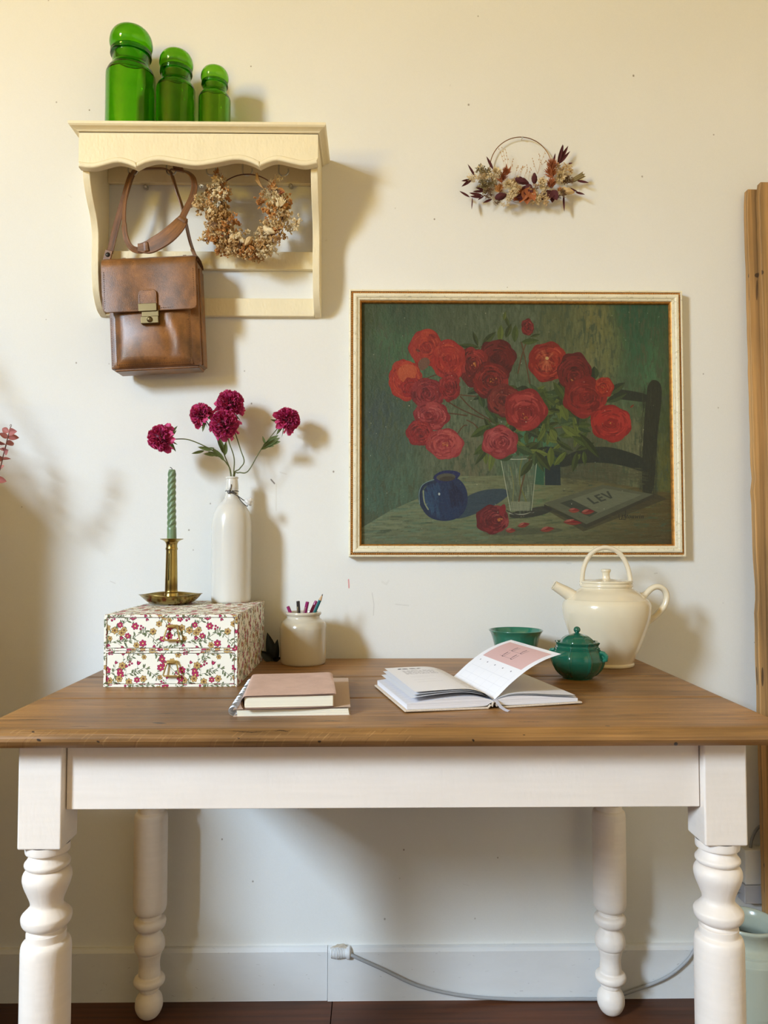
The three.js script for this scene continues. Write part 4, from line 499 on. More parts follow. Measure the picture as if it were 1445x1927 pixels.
  rose(992, 770, 42, 40, [164, 40, 40], [200, 92, 84], [104, 10, 18], { gold: 5, oy: 12 }); rose(943, 832, 36, 32, [166, 56, 60], [196, 102, 100], [112, 22, 32], { gold: 0, lit: 0.9 });
  rose(1035, 678, 38, 40, [164, 28, 22], [200, 96, 60], [96, 12, 12], { gold: 0 }); for (const [a, l, w, al] of [[1.9, 28, 15, 0.6], [1.3, 26, 13, 0.5], [0.5, 24, 12, 0.35], [3.5, 24, 12, 0.4], [2.6, 24, 13, 0.45], [4.2, 26, 14, 0.45], [5.3, 22, 12, 0.3]]) { for (let q = 0; q < 6; q++) { g.save(); g.translate(X(1034), Yy(674)); g.rotate(a + (R() - 0.5) * 0.5); g.strokeStyle = rgb([200, 116, 74], 50, al * 0.6); g.lineWidth = 4 + R() * w * 0.6; g.beginPath(); g.moveTo(10, 0); g.quadraticCurveTo(l * 1.6, (R() - 0.5) * 14, l * (1.9 + 0.7 * R()), (R() - 0.5) * 10); g.stroke(); g.restore(); } } g.fillStyle = rgb([206, 178, 120]); g.beginPath(); g.arc(X(1034), Yy(671), 10, 0, 7); g.fill();
  rose(1086, 696, 34, 38, [116, 16, 20], [150, 36, 32], dk, { gold: 6, oy: 16 }); rose(1106, 746, 44, 40, [150, 26, 26], [176, 60, 48], [92, 10, 14], { gold: 0 }); rose(1144, 726, 18, 20, [176, 36, 22], orange, [120, 14, 14], { gold: 3, ox: -5 }); rose(1155, 796, 41, 36, [172, 24, 22], [200, 62, 48], [116, 8, 12], { gold: 3 });
  rose(997, 611, 12, 17, [130, 24, 28], [160, 50, 48], dk, { gold: 0 }); rose(926, 980, 31, 28, [128, 26, 34], [172, 84, 80], [70, 8, 16], { gold: 10, ox: 16 }); blob([[938, 960], [952, 946], [954, 966], [944, 976]], rgb([136, 30, 38])); leaf(1192, 766, 10, 4, -0.7, [128, 40, 24]); leaf(783, 655, 10, 5, 0.4, [120, 40, 36]);
  blob([[785, 680], [800, 668], [812, 676], [806, 690], [792, 698]], rgb([120, 84, 66]));
  for (const [x, y, l, a] of [[975, 992, 24, -0.2], [1018, 1000, 28, -0.15], [1062, 984, 36, 0.05], [1072, 962, 22, 0], [1096, 966, 26, -0.1], [952, 1000, 20, 0]]) { leaf(x, y, l, 9, a, [138, 26, 34]); leaf(x + 1, y - 1, l * 0.6, 4, a - 0.25, [190, 96, 92]); }
  // signature
  g.strokeStyle = g.fillStyle = 'rgba(18,22,20,0.95)'; g.font = 'italic bold 29px serif'; g.fillText('JMouwin', X(1172), Yy(977)); g.lineWidth = 3; g.beginPath(); g.moveTo(X(1168), Yy(970)); g.lineTo(X(1169), Yy(979)); g.lineTo(X(1180), Yy(979)); g.lineTo(X(1181), Yy(962)); g.stroke();
  // flecks where paint is lost, and the drag of the brush
  for (let i = 0; i < 90; i++) { g.fillStyle = `rgba(225,222,200,${0.4 + 0.5 * R()})`; g.beginPath(); g.ellipse(R() * W, R() * H, 1 + R() * 3, 0.8 + R() * 2, R() * 3, 0, 7); g.fill(); }
  for (let i = 0; i < 5000; i++) { const x = R() * W, y = R() * H, l = 10 + R() * 30, a = y > 1000 ? 0.1 : 1.5 + (R() - 0.5) * 0.4; g.strokeStyle = R() < 0.5 ? 'rgba(20,26,14,0.10)' : 'rgba(205,205,160,0.07)'; g.lineWidth = 1 + R() * 2; g.beginPath(); g.moveTo(x, y); g.lineTo(x + Math.cos(a) * l, y + Math.sin(a) * l); g.stroke(); }
  return c;
}
{
  const p = thing('framed_painting', 'oil painting of red roses and blue jug in cream and gilt frame', 'painting', [0.3222, 1.2667, 0.001]);
  const hw = 0.3768, hh = 0.3008;
  const wc = pixelCanvas(512, 512, (u, v) => { const k = (fbm(u, v, 6, 6, 4, 311) - 0.5) * 26, ch = fbm(u, v, 60, 60, 3, 313) > 0.74 ? -26 : 0; return [238 + k + ch, 228 + k + ch * 1.1, 198 + k + ch * 1.3]; });
  const white = std({ map: texOf(wc, { rx: 4, ry: 4 }), roughness: 0.48, bumpMap: noiseBump(256, 256, 30, 30, 3, 315, 8, 8), bumpScale: 0.0008 });
  const giltC = pixelCanvas(256, 256, (u, v) => { const k = fbm(u, v, 20, 20, 3, 321); return [186 + 80 * (k - 0.4), 128 + 66 * (k - 0.4), 56 + 44 * (k - 0.4)]; });
  const gilt = std({ map: texOf(giltC, { rx: 12, ry: 12 }), metalness: 0.55, roughness: 0.42 });
  function strip(prof, side) {   // side: 0 top, 1 right, 2 bottom, 3 left; prof of [inset, z]; mitred ends
    const tri = [], cs = (d) => [[-hw + d, hh - d], [hw - d, hh - d], [hw - d, -hh + d], [-hw + d, -hh + d]];
    for (let i = 0; i + 1 < prof.length; i++) { const a = cs(prof[i][0]), b = cs(prof[i + 1][0]), j = side, k = (side + 1) % 4, q = [[...a[j], prof[i][1]], [...b[j], prof[i + 1][1]], [...b[k], prof[i + 1][1]], [...a[k], prof[i][1]]]; for (const m of [0, 1, 2, 0, 2, 3]) tri.push(...q[m]); }
    const g = new THREE.BufferGeometry(); g.setAttribute('position', new THREE.Float32BufferAttribute(tri, 3)); g.computeVertexNormals(); return metricUV(g);
  }
  const profW = [[0.0, 0.0], [0.0, 0.021], [0.001, 0.0235], [0.003, 0.0245], [0.0046, 0.024], [0.005, 0.0205]], profM = [[0.0098, 0.0205], [0.0102, 0.0265], [0.0125, 0.0285], [0.0165, 0.0285], [0.0195, 0.0265], [0.0203, 0.0245], [0.0206, 0.0255], [0.0238, 0.0245], [0.0252, 0.0215]], profG = [[0.005, 0.0206], [0.0098, 0.0206]], profI = [[0.0252, 0.0212], [0.0262, 0.0205], [0.028, 0.0185], [0.0288, 0.016], [0.0290, 0.008]];
  const bead = new THREE.IcosahedronGeometry(0.0021, 1); bead.scale(1, 1, 0.9);
  for (let s = 0; s < 4; s++) {
    const bar = part(p, 'frame_bar', merged([strip(profW, s), strip(profM, s)]), white);
    part(bar, 'gilt_groove', strip(profG, s), gilt, 'gilt groove behind the beading'); part(bar, 'gilt_lip', strip(profI, s), gilt, 'narrow gilt inner lip');
    const len = (s % 2 ? hh : hw) * 2 - 0.0155, n = Math.floor(len / 0.0041), mm = new THREE.InstancedMesh(bead, gilt, n), M = new THREE.Matrix4(), R = rng(330 + s);
    let k = 0; for (let i = 0; i < n; i++) { if (R() < 0.02) continue; const t = -len / 2 + (i + 0.5) * len / n, e = (s % 2 ? hw : hh) - 0.0074; M.makeTranslation(...(s === 0 ? [t, e] : s === 1 ? [e, -t] : s === 2 ? [-t, -e] : [-e, t]), 0.0215); mm.setMatrixAt(k++, M); } mm.count = k; mm.name = 'beading'; mm.userData.kind = 'stuff'; shadow(mm); bar.add(mm);
  }
  const cv = texOf(paintRoses(), { wrap: THREE.ClampToEdgeWrapping }), q = new THREE.PlaneGeometry((hw - 0.0285) * 2, (hh - 0.0285) * 2);
  const cb = new THREE.BoxGeometry((hw - 0.028) * 2, (hh - 0.028) * 2, 0.008); cb.translate(0, 0, 0.006); q.translate(0, 0, 0.0115);
  part(p, 'painted_canvas', q, phys({ map: cv, color: lin(0.60, 0.58, 0.54), roughness: 0.55, bumpMap: noiseBump(512, 512, 120, 100, 3, 341, 2, 2), bumpScale: 0.0006, clearcoat: 0.08, clearcoatRoughness: 0.4 }), 'still life of red roses in a glass vase');
  part(p, 'backing_board', cb, std({ color: lin(0.2, 0.14, 0.08), roughness: 0.8 }));
}

// ---------- floral box of drawers ----------
const floral = (() => {
  const N = 1024, c = canvas(N, N), g = c.getContext('2d'), R = rng(1201), K = 1024 / 118;   // one tile is 118 mm
  g.fillStyle = 'rgb(243,238,222)'; g.fillRect(0, 0, N, N);
  const wrap = (draw) => { for (const ox of [-N, 0, N]) for (const oy of [-N, 0, N]) { g.save(); g.translate(ox, oy); draw(); g.restore(); } };
  const vine = (pts) => { const sd = pts.map(() => R()); wrap(() => { g.strokeStyle = 'rgb(70,74,44)'; g.lineWidth = 5; g.lineCap = 'round'; g.beginPath(); g.moveTo(...pts[0]); for (let i = 1; i < pts.length - 1; i++) g.quadraticCurveTo(...pts[i], (pts[i][0] + pts[i + 1][0]) / 2, (pts[i][1] + pts[i + 1][1]) / 2); g.lineTo(...pts[pts.length - 1]); g.stroke(); }); };
  const leaf = (x, y, a, l) => wrap(() => { g.save(); g.translate(x, y); g.rotate(a); g.fillStyle = R() < 2 ? 'rgb(74,84,54)' : ''; g.beginPath(); g.moveTo(0, 0); g.quadraticCurveTo(l * 0.5, -l * 0.32, l, 0); g.quadraticCurveTo(l * 0.5, l * 0.32, 0, 0); g.fill(); g.fillStyle = 'rgb(132,140,92)'; g.beginPath(); g.moveTo(l * 0.1, 0); g.quadraticCurveTo(l * 0.5, -l * 0.26, l * 0.9, 0); g.closePath(); g.fill(); g.restore(); });
  const flower = (x, y, r0, kind, a0 = R() * 6, r = r0 * 1.15) => wrap(() => { const [out, mid, cen] = kind ? [[128, 96, 48], [196, 160, 92], [112, 60, 30]] : [[120, 18, 52], [184, 38, 88], [228, 196, 120]]; const f = (q) => `rgb(${q})`; for (let k = 0; k < 6; k++) { const a = a0 + k * PI / 3; g.fillStyle = f(out); g.beginPath(); g.ellipse(x + Math.cos(a) * r * 0.6, y + Math.sin(a) * r * 0.6, r * 0.46, r * 0.36, a, 0, 7); g.fill(); g.fillStyle = f(mid); g.beginPath(); g.ellipse(x + Math.cos(a) * r * 0.56, y + Math.sin(a) * r * 0.56, r * 0.36, r * 0.26, a, 0, 7); g.fill(); } g.fillStyle = f(out); g.beginPath(); g.arc(x, y, r * 0.34, 0, 7); g.fill(); g.fillStyle = f(cen); g.beginPath(); g.arc(x, y, r * 0.24, 0, 7); g.fill(); });
  const berry = (x, y, r) => wrap(() => { g.fillStyle = 'rgb(120,18,52)'; g.beginPath(); g.arc(x, y, r, 0, 7); g.fill(); g.fillStyle = 'rgb(178,44,88)'; g.beginPath(); g.arc(x - r * 0.15, y - r * 0.15, r * 0.65, 0, 7); g.fill(); });
  const tulip = (x, y, a, l) => wrap(() => { g.save(); g.translate(x, y); g.rotate(a); g.fillStyle = 'rgb(120,18,52)'; g.beginPath(); g.moveTo(0, 0); g.quadraticCurveTo(l * 0.2, -l * 0.5, l, -l * 0.45); g.lineTo(l * 0.75, -l * 0.12); g.lineTo(l * 1.05, 0); g.lineTo(l * 0.75, l * 0.12); g.lineTo(l, l * 0.45); g.quadraticCurveTo(l * 0.2, l * 0.5, 0, 0); g.fill(); g.fillStyle = 'rgb(190,46,92)'; g.beginPath(); g.ellipse(l * 0.5, 0, l * 0.3, l * 0.18, 0, 0, 7); g.fill(); g.restore(); });
  const vines = [[[-40, 330], [90, 420], [210, 560], [330, 640], [470, 600], [590, 500], [720, 420], [850, 400], [984, 330]], [[-40, 850], [80, 960], [190, 1060], [330, 1100], [460, 1040], [600, 980], [730, 1010], [850, 930], [984, 850]], [[60, 60], [190, 210], [330, 330], [450, 470], [560, 380], [680, 300], [790, 190], [900, 110], [1084, 60]], [[60, 570], [180, 660], [300, 800], [430, 930], [570, 840], [700, 740], [820, 660], [930, 590], [1084, 570]]];
  for (const v of vines) vine(v);
  for (const v of vines) for (let i = 0; i < v.length - 1; i++) for (let k = 0; k < 6; k++) { const t = R(), x = mix(v[i][0], v[i + 1][0], t), y = mix(v[i][1], v[i + 1][1], t), a = Math.atan2(v[i + 1][1] - v[i][1], v[i + 1][0] - v[i][0]) + (R() < 0.5 ? -1 : 1) * (0.6 + R() * 0.7); leaf(x, y, a, 46 + R() * 30); }
  const twig = (x, y, a, l) => { const x1 = x + Math.cos(a) * l, y1 = y + Math.sin(a) * l; wrap(() => { g.strokeStyle = 'rgb(84,84,52)'; g.lineWidth = 3.5; g.beginPath(); g.moveTo(x, y); g.quadraticCurveTo(x + Math.cos(a + 0.5) * l * 0.5, y + Math.sin(a + 0.5) * l * 0.5, x1, y1); g.stroke(); }); return [x1, y1]; };
  for (const v of vines) v.slice(1, -1).forEach(([x, y], i) => { const a = (i % 2 ? 1 : -1) * 1.2 + (R() - 0.5), [bx, by] = twig(x, y, a, 95 + R() * 40); const k = (i + vines.indexOf(v)) % 4; if (k === 0) flower(bx, by, 44, 0); else if (k === 1) flower(bx, by, 42, 1); else if (k === 2) tulip(bx, by, a, 62); else { berry(bx, by, 17); berry(bx + 34, by - 18, 15); berry(bx + 6, by - 40, 16); } const [cx, cy] = twig(x, y, -a + (R() - 0.5), 80 + R() * 40); if (k === 0) flower(cx, cy, 30, 1); else if (k === 1) tulip(cx, cy, -a, 48); else if (k === 2) flower(cx, cy, 36, 0); else flower(cx, cy, 38, 1); leaf((x + bx) / 2, (y + by) / 2, a + 0.9, 46); leaf((x + cx) / 2, (y + cy) / 2, -a - 0.9, 46); });
  for (const [x, y, r, k] of [[200, 215, 40, 0], [452, 480, 42, 0], [680, 300, 44, 1], [300, 800, 46, 0], [570, 845, 44, 1], [820, 655, 44, 0], [905, 105, 40, 1]]) flower(x, y, r, k);
  const im = g.getImageData(0, 0, N, N), d = im.data; for (let i = 0; i < d.length; i += 4) { const k = (hash(i >> 2 & 1023, i >> 12, 3) - 0.5) * 10 + (((i >> 2) % 4 < 2) ? 2 : -2); d[i] += k; d[i + 1] += k; d[i + 2] += k; } g.putImageData(im, 0, 0);
  return c;
})();
const BOXTOP = 0.870;
{
  const t = texOf(floral, { rx: 1 / 0.132, ry: 1 / 0.132 }), cloth = std({ map: t, roughness: 0.75 });
  const t2 = texOf(floral, { rx: 1 / 0.132, ry: 1 / 0.132 }); t2.offset.set(0.31, 0.42); const cloth2 = std({ map: t2, roughness: 0.75 });
  const brass = std({ color: lin(0.60, 0.46, 0.20), metalness: 1, roughness: 0.25 });
  const b = thing('drawer_box', 'desktop box with two drawers covered in cream floral print', 'drawer box', [-0.3588, T, 0.1875]);
  const hw = 0.1183, h = BOXTOP - T, hd = 0.1675, wall = 0.005, mid = h / 2;
  const shell = [rbox(-hw, hw, 0, wall, -hd, hd, 0.001, 1), rbox(-hw, hw, h - wall, h, -hd, hd, 0.001, 1), rbox(-hw, -hw + wall, wall * 0.8, h - wall * 0.8, -hd, hd, 0.001, 1), rbox(hw - wall, hw, wall * 0.8, h - wall * 0.8, -hd, hd, 0.001, 1), rbox(-hw + wall * 0.8, hw - wall * 0.8, mid - 0.0042, mid - 0.0003, -hd, hd, 0.001, 1), rbox(-hw + wall * 0.8, hw - wall * 0.8, mid + 0.0003, mid + 0.0042, -hd, hd, 0.001, 1), rbox(-hw + wall * 0.8, hw - wall * 0.8, wall, h - wall, -hd, -hd + 0.004, 0.001, 1)];
  part(b, 'case', merged(shell), cloth);
  [[wall + 0.0008, mid - 0.005], [mid + 0.005, h - wall - 0.0008]].forEach(([y0, y1], i) => {
    const x = hw - wall - 0.0009, d = part(b, 'drawer', merged([rbox(-x, x, y0, y1, hd - 0.005, hd - 0.0012, 0.0008, 1), rbox(-x + 0.002, x - 0.002, y0 + 0.001, y0 + 0.004, -hd + 0.01, hd - 0.004, 0.0008, 1)]), cloth2);
    const cy = (y0 + y1) / 2 - 0.0005, cx = 0.003, z = hd;
    const ringP = [[-0.0085, 0.012], [0.0085, 0.012], [0.0145, -0.0115], [-0.0145, -0.0115]].map(([px, py]) => V(px, py, 0.0035 + (0.012 - py) * 0.12));
    const loop = []; for (let k = 0; k < 4; k++) for (let s = 0; s < 6; s++) loop.push(ringP[k].clone().lerp(ringP[(k + 1) % 4], (s + 0.5) / 6));
    const hg = merged([put(tube(loop, 0.0016, 8, { closed: true }), { p: [cx, cy, z] }), put(rbox(-0.0095, 0.0095, 0.0095, 0.0155, -0.0012, 0.0045, 0.0015, 2), { p: [cx, cy, z] }), put(rbox(-0.006, 0.016, -0.0145, -0.0115, -0.0012, 0.003, 0.001, 2), { p: [cx, cy, z] })]);
    part(d, 'drawer_pull', hg, brass, 'small brass trapezoid pull');
  });
}

// ---------- brass candlestick with a twisted candle ----------
{
  const bc = pixelCanvas(512, 512, (u, v) => { const k = fbm(u, v, 7, 7, 5, 401), q = 0.7 + 0.6 * (k - 0.35), d = smooth(0.62, 0.75, fbm(u, v, 10, 10, 3, 403)); return [200 * q * (1 - 0.35 * d), 172 * q * (1 - 0.4 * d), 98 * q * (1 - 0.45 * d)]; });
  const brass = std({ map: texOf(bc, { rx: 2, ry: 2 }), metalness: 1, roughness: 0.27, side: THREE.DoubleSide });
  const h = thing('candlestick', 'old brass chamberstick with a slotted stem and shallow drip pan', 'candlestick', [-0.4205, BOXTOP, 0.118]);
  const panP = [[0.0001, 0], [0.030, 0], [0.040, 0.002], [0.050, 0.008], [0.058, 0.0155], [0.0615, 0.0195], [0.0635, 0.0205], [0.0635, 0.0215], [0.061, 0.0212], [0.0565, 0.0172], [0.048, 0.0098], [0.038, 0.0042], [0.028, 0.0028], [0.0001, 0.003]];
  const pan = lathe(spline(panP, 70).map((p) => [Math.max(0, p.x), p.y]), 72), pp = pan.attributes.position; for (let i = 0; i < pp.count; i++) { const x = pp.getX(i), z = pp.getZ(i), r = Math.hypot(x, z), a = Math.atan2(z, x), k = smooth(0.045, 0.064, r) * (0.0035 * Math.exp(-Math.pow((Math.abs(Math.abs(a) - PI) < 0.6 ? Math.abs(Math.abs(a) - PI) : 9) / 0.16, 2))); if (r > 0) { pp.setX(i, x * (1 + k / r)); } pp.setY(i, pp.getY(i) + smooth(0.05, 0.064, r) * 0.0016 * Math.sin(a * 3 + 1)); } pan.computeVertexNormals();
  part(h, 'drip_pan', pan, brass);
  const outer = [[0.0165, 0.0035], [0.0168, 0.006], [0.0155, 0.012], [0.0140, 0.020], [0.0135, 0.0235], [0.0142, 0.0245], [0.0142, 0.0265], [0.0130, 0.0278], [0.0126, 0.05], [0.0118, 0.09], [0.0114, 0.112], [0.0122, 0.1132], [0.0124, 0.1158], [0.0118, 0.1178], [0.0114, 0.1200], [0.0117, 0.1255], [0.0145, 0.1305], [0.0195, 0.1335], [0.0232, 0.1350], [0.0234, 0.1362], [0.0190, 0.1358], [0.0130, 0.1345], [0.0105, 0.1335]];
  // stem with a slot cut through its front: the wall is left open over a narrow angle
  const a0 = PI / 2 + 0.05, w = 0.2, ySlot = [0.0545, 0.1015], seg = 48, tri = [], prof = spline(outer, 110).map((p) => [p.x, p.y]);
  for (let i = 0; i + 1 < prof.length; i++) for (let k = 0; k < seg; k++) { const t0 = a0 + w + k / seg * (2 * PI - 2 * w), t1 = a0 + w + (k + 1) / seg * (2 * PI - 2 * w); const q = (p, t) => [p[0] * Math.cos(t), p[1], p[0] * Math.sin(t)]; const A = q(prof[i], t0), B = q(prof[i], t1), C = q(prof[i + 1], t1), D = q(prof[i + 1], t0); tri.push(...A, ...D, ...C, ...A, ...C, ...B); }
  for (let i = 0; i + 1 < prof.length; i++) if (prof[i + 1][1] < ySlot[0] || prof[i][1] > ySlot[1] || i > 90) { const q = (p, t) => [p[0] * Math.cos(t), p[1], p[0] * Math.sin(t)]; for (let k = 0; k < 4; k++) { const t0 = a0 - w + k * w / 2, t1 = t0 + w / 2, A = q(prof[i], t0), B = q(prof[i], t1), C = q(prof[i + 1], t1), D = q(prof[i + 1], t0); tri.push(...A, ...D, ...C, ...A, ...C, ...B); } }
  let sg = new THREE.BufferGeometry(); sg.setAttribute('position', new THREE.Float32BufferAttribute(tri, 3)); sg = mergeVertices(sg, 1e-5); sg.computeVertexNormals();
  const innerTube = new THREE.CylinderGeometry(0.0098, 0.0108, 0.12, 32, 1, true); innerTube.translate(0, 0.07, 0);
  part(h, 'stem', merged([metricUV(sg), metricUV(innerTube)]), brass);
  const lining = new THREE.CylinderGeometry(0.0090, 0.0096, 0.1, 24); lining.translate(0, 0.068, 0);
  part(h, 'candle_lift', lining, std({ color: lin(0.05, 0.04, 0.03), roughness: 0.8 }), 'dark lifter seen inside the slot');
  const wax = phys({ color: lin(0.165, 0.25, 0.13), roughness: 0.34, clearcoat: 0.3, clearcoatRoughness: 0.3 });
  const cd = thing('candle', 'sage green twisted candle standing in the brass candlestick', 'candle', [-0.4205, BOXTOP + 0.1348, 0.118]);
  const n = 150, pts = Array.from({ length: n }, (_, i) => V(-0.0012 * Math.sin(i / n * 2), i / (n - 1) * 0.146, 0));
  const cg = sweep(pts, (i, t) => { const tw = smooth(0.14, 0.19, t), tw2 = tw * smooth(1.0, 0.97, t), r = mix(0.0098, 0.0084, t); return Array.from({ length: 40 }, (_, j) => { const a = -2 * PI * j / 40, lob = Math.pow(Math.abs(Math.sin((a * 2 + t * 36))), 0.8), rr = r * (1 - tw2 * 0.30 * (1 - lob)) * (1 - 0.25 * smooth(0.975, 1, t)); return [rr * Math.cos(a), rr * Math.sin(a)]; }); }, { upHint: V(0, 0, 1) }); cg.computeVertexNormals();
  part(cd, 'wax', cg, wax); part(cd, 'wick', tube([V(-0.001, 0.145, 0), V(-0.0012, 0.1485, 0), V(-0.0035, 0.1505, 0), V(-0.0055, 0.1508, 0)], 0.0008, 6), std({ color: lin(0.012, 0.01, 0.008), roughness: 0.9 }), 'bent black wick');
}

// ---------- stoneware bottle and flowers ----------
{
  const gl = phys({ color: lin(0.70, 0.67, 0.60), roughness: 0.22, clearcoat: 0.6, clearcoatRoughness: 0.12, bumpMap: noiseBump(256, 256, 10, 10, 4, 421, 1, 1), bumpScale: 0.0009 });
  const b = thing('stoneware_bottle', 'tall white glazed swing-top bottle used as a vase on the floral box', 'bottle', [-0.3062, BOXTOP, 0.062]);
  const P = [[0.0001, 0.002], [0.034, 0.001], [0.0385, 0], [0.0412, 0.003], [0.0424, 0.010], [0.0426, 0.03], [0.0428, 0.09], [0.0428, 0.15], [0.0424, 0.168], [0.0405, 0.183], [0.0365, 0.1965], [0.030, 0.2075], [0.0225, 0.2155], [0.0165, 0.222], [0.0142, 0.2285], [0.0136, 0.236], [0.0138, 0.2405], [0.0131, 0.2418], [0.0138, 0.2432], [0.0139, 0.2475], [0.0134, 0.256], [0.0126, 0.2625], [0.0121, 0.2655], [0.0134, 0.2668], [0.0138, 0.2685], [0.0132, 0.2702], [0.0112, 0.2708], [0.0096, 0.2700], [0.0092, 0.262], [0.0092, 0.235], [0.012, 0.222], [0.030, 0.200], [0.038, 0.178], [0.0385, 0.02], [0.0001, 0.012]];
  part(b, 'bottle_body', latheS(P, 180, 64), gl);
  const wire = std({ color: lin(0.10, 0.09, 0.085), metalness: 0.9, roughness: 0.4 });
  const sw = shadow(new THREE.Group()); sw.name = 'swing_closure'; b.add(sw);
  part(sw, 'wire_collar', (() => { const g = new THREE.TorusGeometry(0.0141, 0.0009, 6, 40); g.rotateX(PI / 2); g.translate(0, 0.2395, 0); return g; })(), wire);
  part(sw, 'wire_bail', merged([tube(spline([[0.001, 0.2535, 0.0143], [0.0005, 0.247, 0.0152], [-0.003, 0.2385, 0.0158], [-0.0025, 0.2350, 0.016], [0.004, 0.2345, 0.016], [0.015, 0.2285, 0.0165], [0.026, 0.2205, 0.0165], [0.034, 0.2165, 0.015]], 36), 0.0010, 7), tube(spline([[0.0005, 0.2385, 0.0150], [0.006, 0.2365, 0.016], [0.0125, 0.2335, 0.0135]], 12), 0.0013, 7), tube(spline([[0.015, 0.2285, 0.0160], [0.024, 0.2155, 0.013], [0.034, 0.2065, 0.011], [0.036, 0.2085, 0.0105]], 20), 0.0009, 7), (() => { const g = new THREE.TorusGeometry(0.003, 0.0009, 6, 20); g.translate(-0.0035, 0.2365, 0.0155); return g; })()]), wire);
  const plug = lathe([[0.0001, 0.0115], [0.004, 0.011], [0.0062, 0.008], [0.0065, 0.004], [0.009, 0.003], [0.0098, 0.0005], [0.009, -0.0025], [0.006, -0.004], [0.0001, -0.0045]], 24); plug.rotateZ(-0.7); plug.translate(0.0375, 0.2145, 0.0135);
  part(sw, 'stopper', plug, phys({ color: lin(0.75, 0.74, 0.72), roughness: 0.15, clearcoat: 0.5 }), 'white porcelain stopper hanging from the wire');
}
{
  const green = std({ color: lin(0.12, 0.13, 0.035), roughness: 0.6, side: THREE.DoubleSide }), leafM = phys({ color: lin(0.13, 0.165, 0.045), roughness: 0.6, side: THREE.DoubleSide, transmission: 0.2, thickness: 0 });
  const petalM = phys({ vertexColors: true, roughness: 0.6, side: THREE.DoubleSide, transmission: 0.18, thickness: 0, sheen: 0.3, sheenColor: lin(1, 0.3, 0.5) });
  function head(seed, r) {   // a ball of ruffled petals facing +y, larger petals round its back
    const R = rng(seed), list = [];
    const add = (g, dir, twist, tint) => { const q = new THREE.Quaternion().setFromUnitVectors(V(0, 1, 0), dir), qq = new THREE.Quaternion().setFromAxisAngle(V(0, 1, 0), twist); g.applyQuaternion(qq).applyQuaternion(q); const n = g.attributes.position.count, col = new Float32Array(n * 3), base = [0.36 + 0.22 * tint, 0.005 + 0.03 * tint, 0.085 + 0.085 * tint]; for (let i = 0; i < n; i++) { const v = g.attributes.uv.getY(i), k = 0.75 + 0.5 * v; col.set(base.map((c, j) => c * k + (j === 1 ? 0.012 * v * tint : 0)), i * 3); } g.setAttribute('color', new THREE.BufferAttribute(col, 3)); list.push(g.index ? g.toNonIndexed() : g); };
    const core = new THREE.IcosahedronGeometry(r * 0.62, 2); { const n = core.attributes.position.count, col = new Float32Array(n * 3); for (let i = 0; i < n; i++) col.set([0.16, 0.002, 0.035], i * 3); core.setAttribute('color', new THREE.BufferAttribute(col, 3)); list.push(core); }
    const N = 120; for (let i = 0; i < N; i++) { const y = 1 - (i + 0.5) / N * 1.45, a = i * 2.39996, s = Math.sqrt(1 - y * y), d = V(s * Math.cos(a), y, s * Math.sin(a)).addScaledVector(V(R() - 0.5, R() - 0.5, R() - 0.5), 0.25).normalize(); const L = r * (0.48 + 0.14 * R()), w = r * (0.30 + 0.16 * R()), ph = R() * 6; const g = grid(4, 3, (u, v) => { const q = u * 2 - 1, ww = w * 0.5 * (0.35 + 0.75 * v); return [q * ww, r * 0.5 + v * L, 0.16 * r * Math.sin(q * 4 + ph) * v + 0.12 * r * v * v]; }); add(g, d, R() * 6, R()); }
    for (let i = 0; i < 9; i++) { const a = i / 9 * 2 * PI + R() * 0.3, d = V(Math.cos(a), -0.35 - 0.35 * R(), Math.sin(a)).normalize(), ph = R() * 6; const g = grid(5, 4, (u, v) => { const q = u * 2 - 1, ww = r * 0.36 * Math.pow(Math.sin(PI * (0.15 + 0.75 * v)), 0.7); return [q * ww, r * 0.45 + v * r * 0.9, 0.10 * r * Math.sin(q * 3 + ph) * v + r * 0.25 * v * v * (R() < 2 ? 1 : 0)]; }); add(g, d, (R() - 0.5) * 0.8, 0.6 + 0.7 * R()); }
    return mergeGeometries(list.map((g) => { const q = g.clone(); for (const k of Object.keys(q.attributes)) if (!['position', 'normal', 'color'].includes(k)) q.deleteAttribute(k); return q; }));
  }
  const sepal = leafGeo(0.027, 0.0075, { bend: 0.25, cup: 0.2 }), leafG = leafGeo(0.030, 0.009, { bend: 0.2, cup: 0.25, tip: 0.75 });
  function flower(label, stemPts, r, dir, seed, leaves = []) {
    const base = stemPts[stemPts.length - 1], f = thing('scabious_flower', label, 'flower', base, 'magenta flowers in the white bottle'), L = (p) => [p[0] - base[0], p[1] - base[1], p[2] - base[2]];
    const R = rng(seed), c = V(...L(stemPts[0])), d = V(...dir).normalize();
    const s = spline([c.clone().addScaledVector(d, -r * 0.35).toArray(), ...stemPts.slice(1).map(L), [0.001, -0.10, 0]], 60); part(f, 'stem', tube(s, (t) => 0.00115 + 0.0004 * t, 6), green);
    const hd = part(f, 'flower_head', head(seed, r), petalM, 'ball of ruffled magenta petals'); hd.position.copy(c); aim(hd, d);
    for (let i = 0; i < 6; i++) { const a = i / 6 * 2 * PI + R(), o = part(hd, 'sepal', sepal, leafM); o.position.set(Math.cos(a) * r * 0.18, -r * 0.60, Math.sin(a) * r * 0.18); aim(o, V(Math.cos(a), -0.15 - 0.7 * R(), Math.sin(a)), R() * 2); o.scale.setScalar(r / 0.026); }
    for (const [x, y, z, dx, dy, dz, k] of leaves) { const o = part(f, 'leaf', leafG, leafM); o.position.set(...L([x, y, z])); aim(o, V(dx, dy, dz), R() * 1.5 - 0.7); o.scale.setScalar(k); }
  }
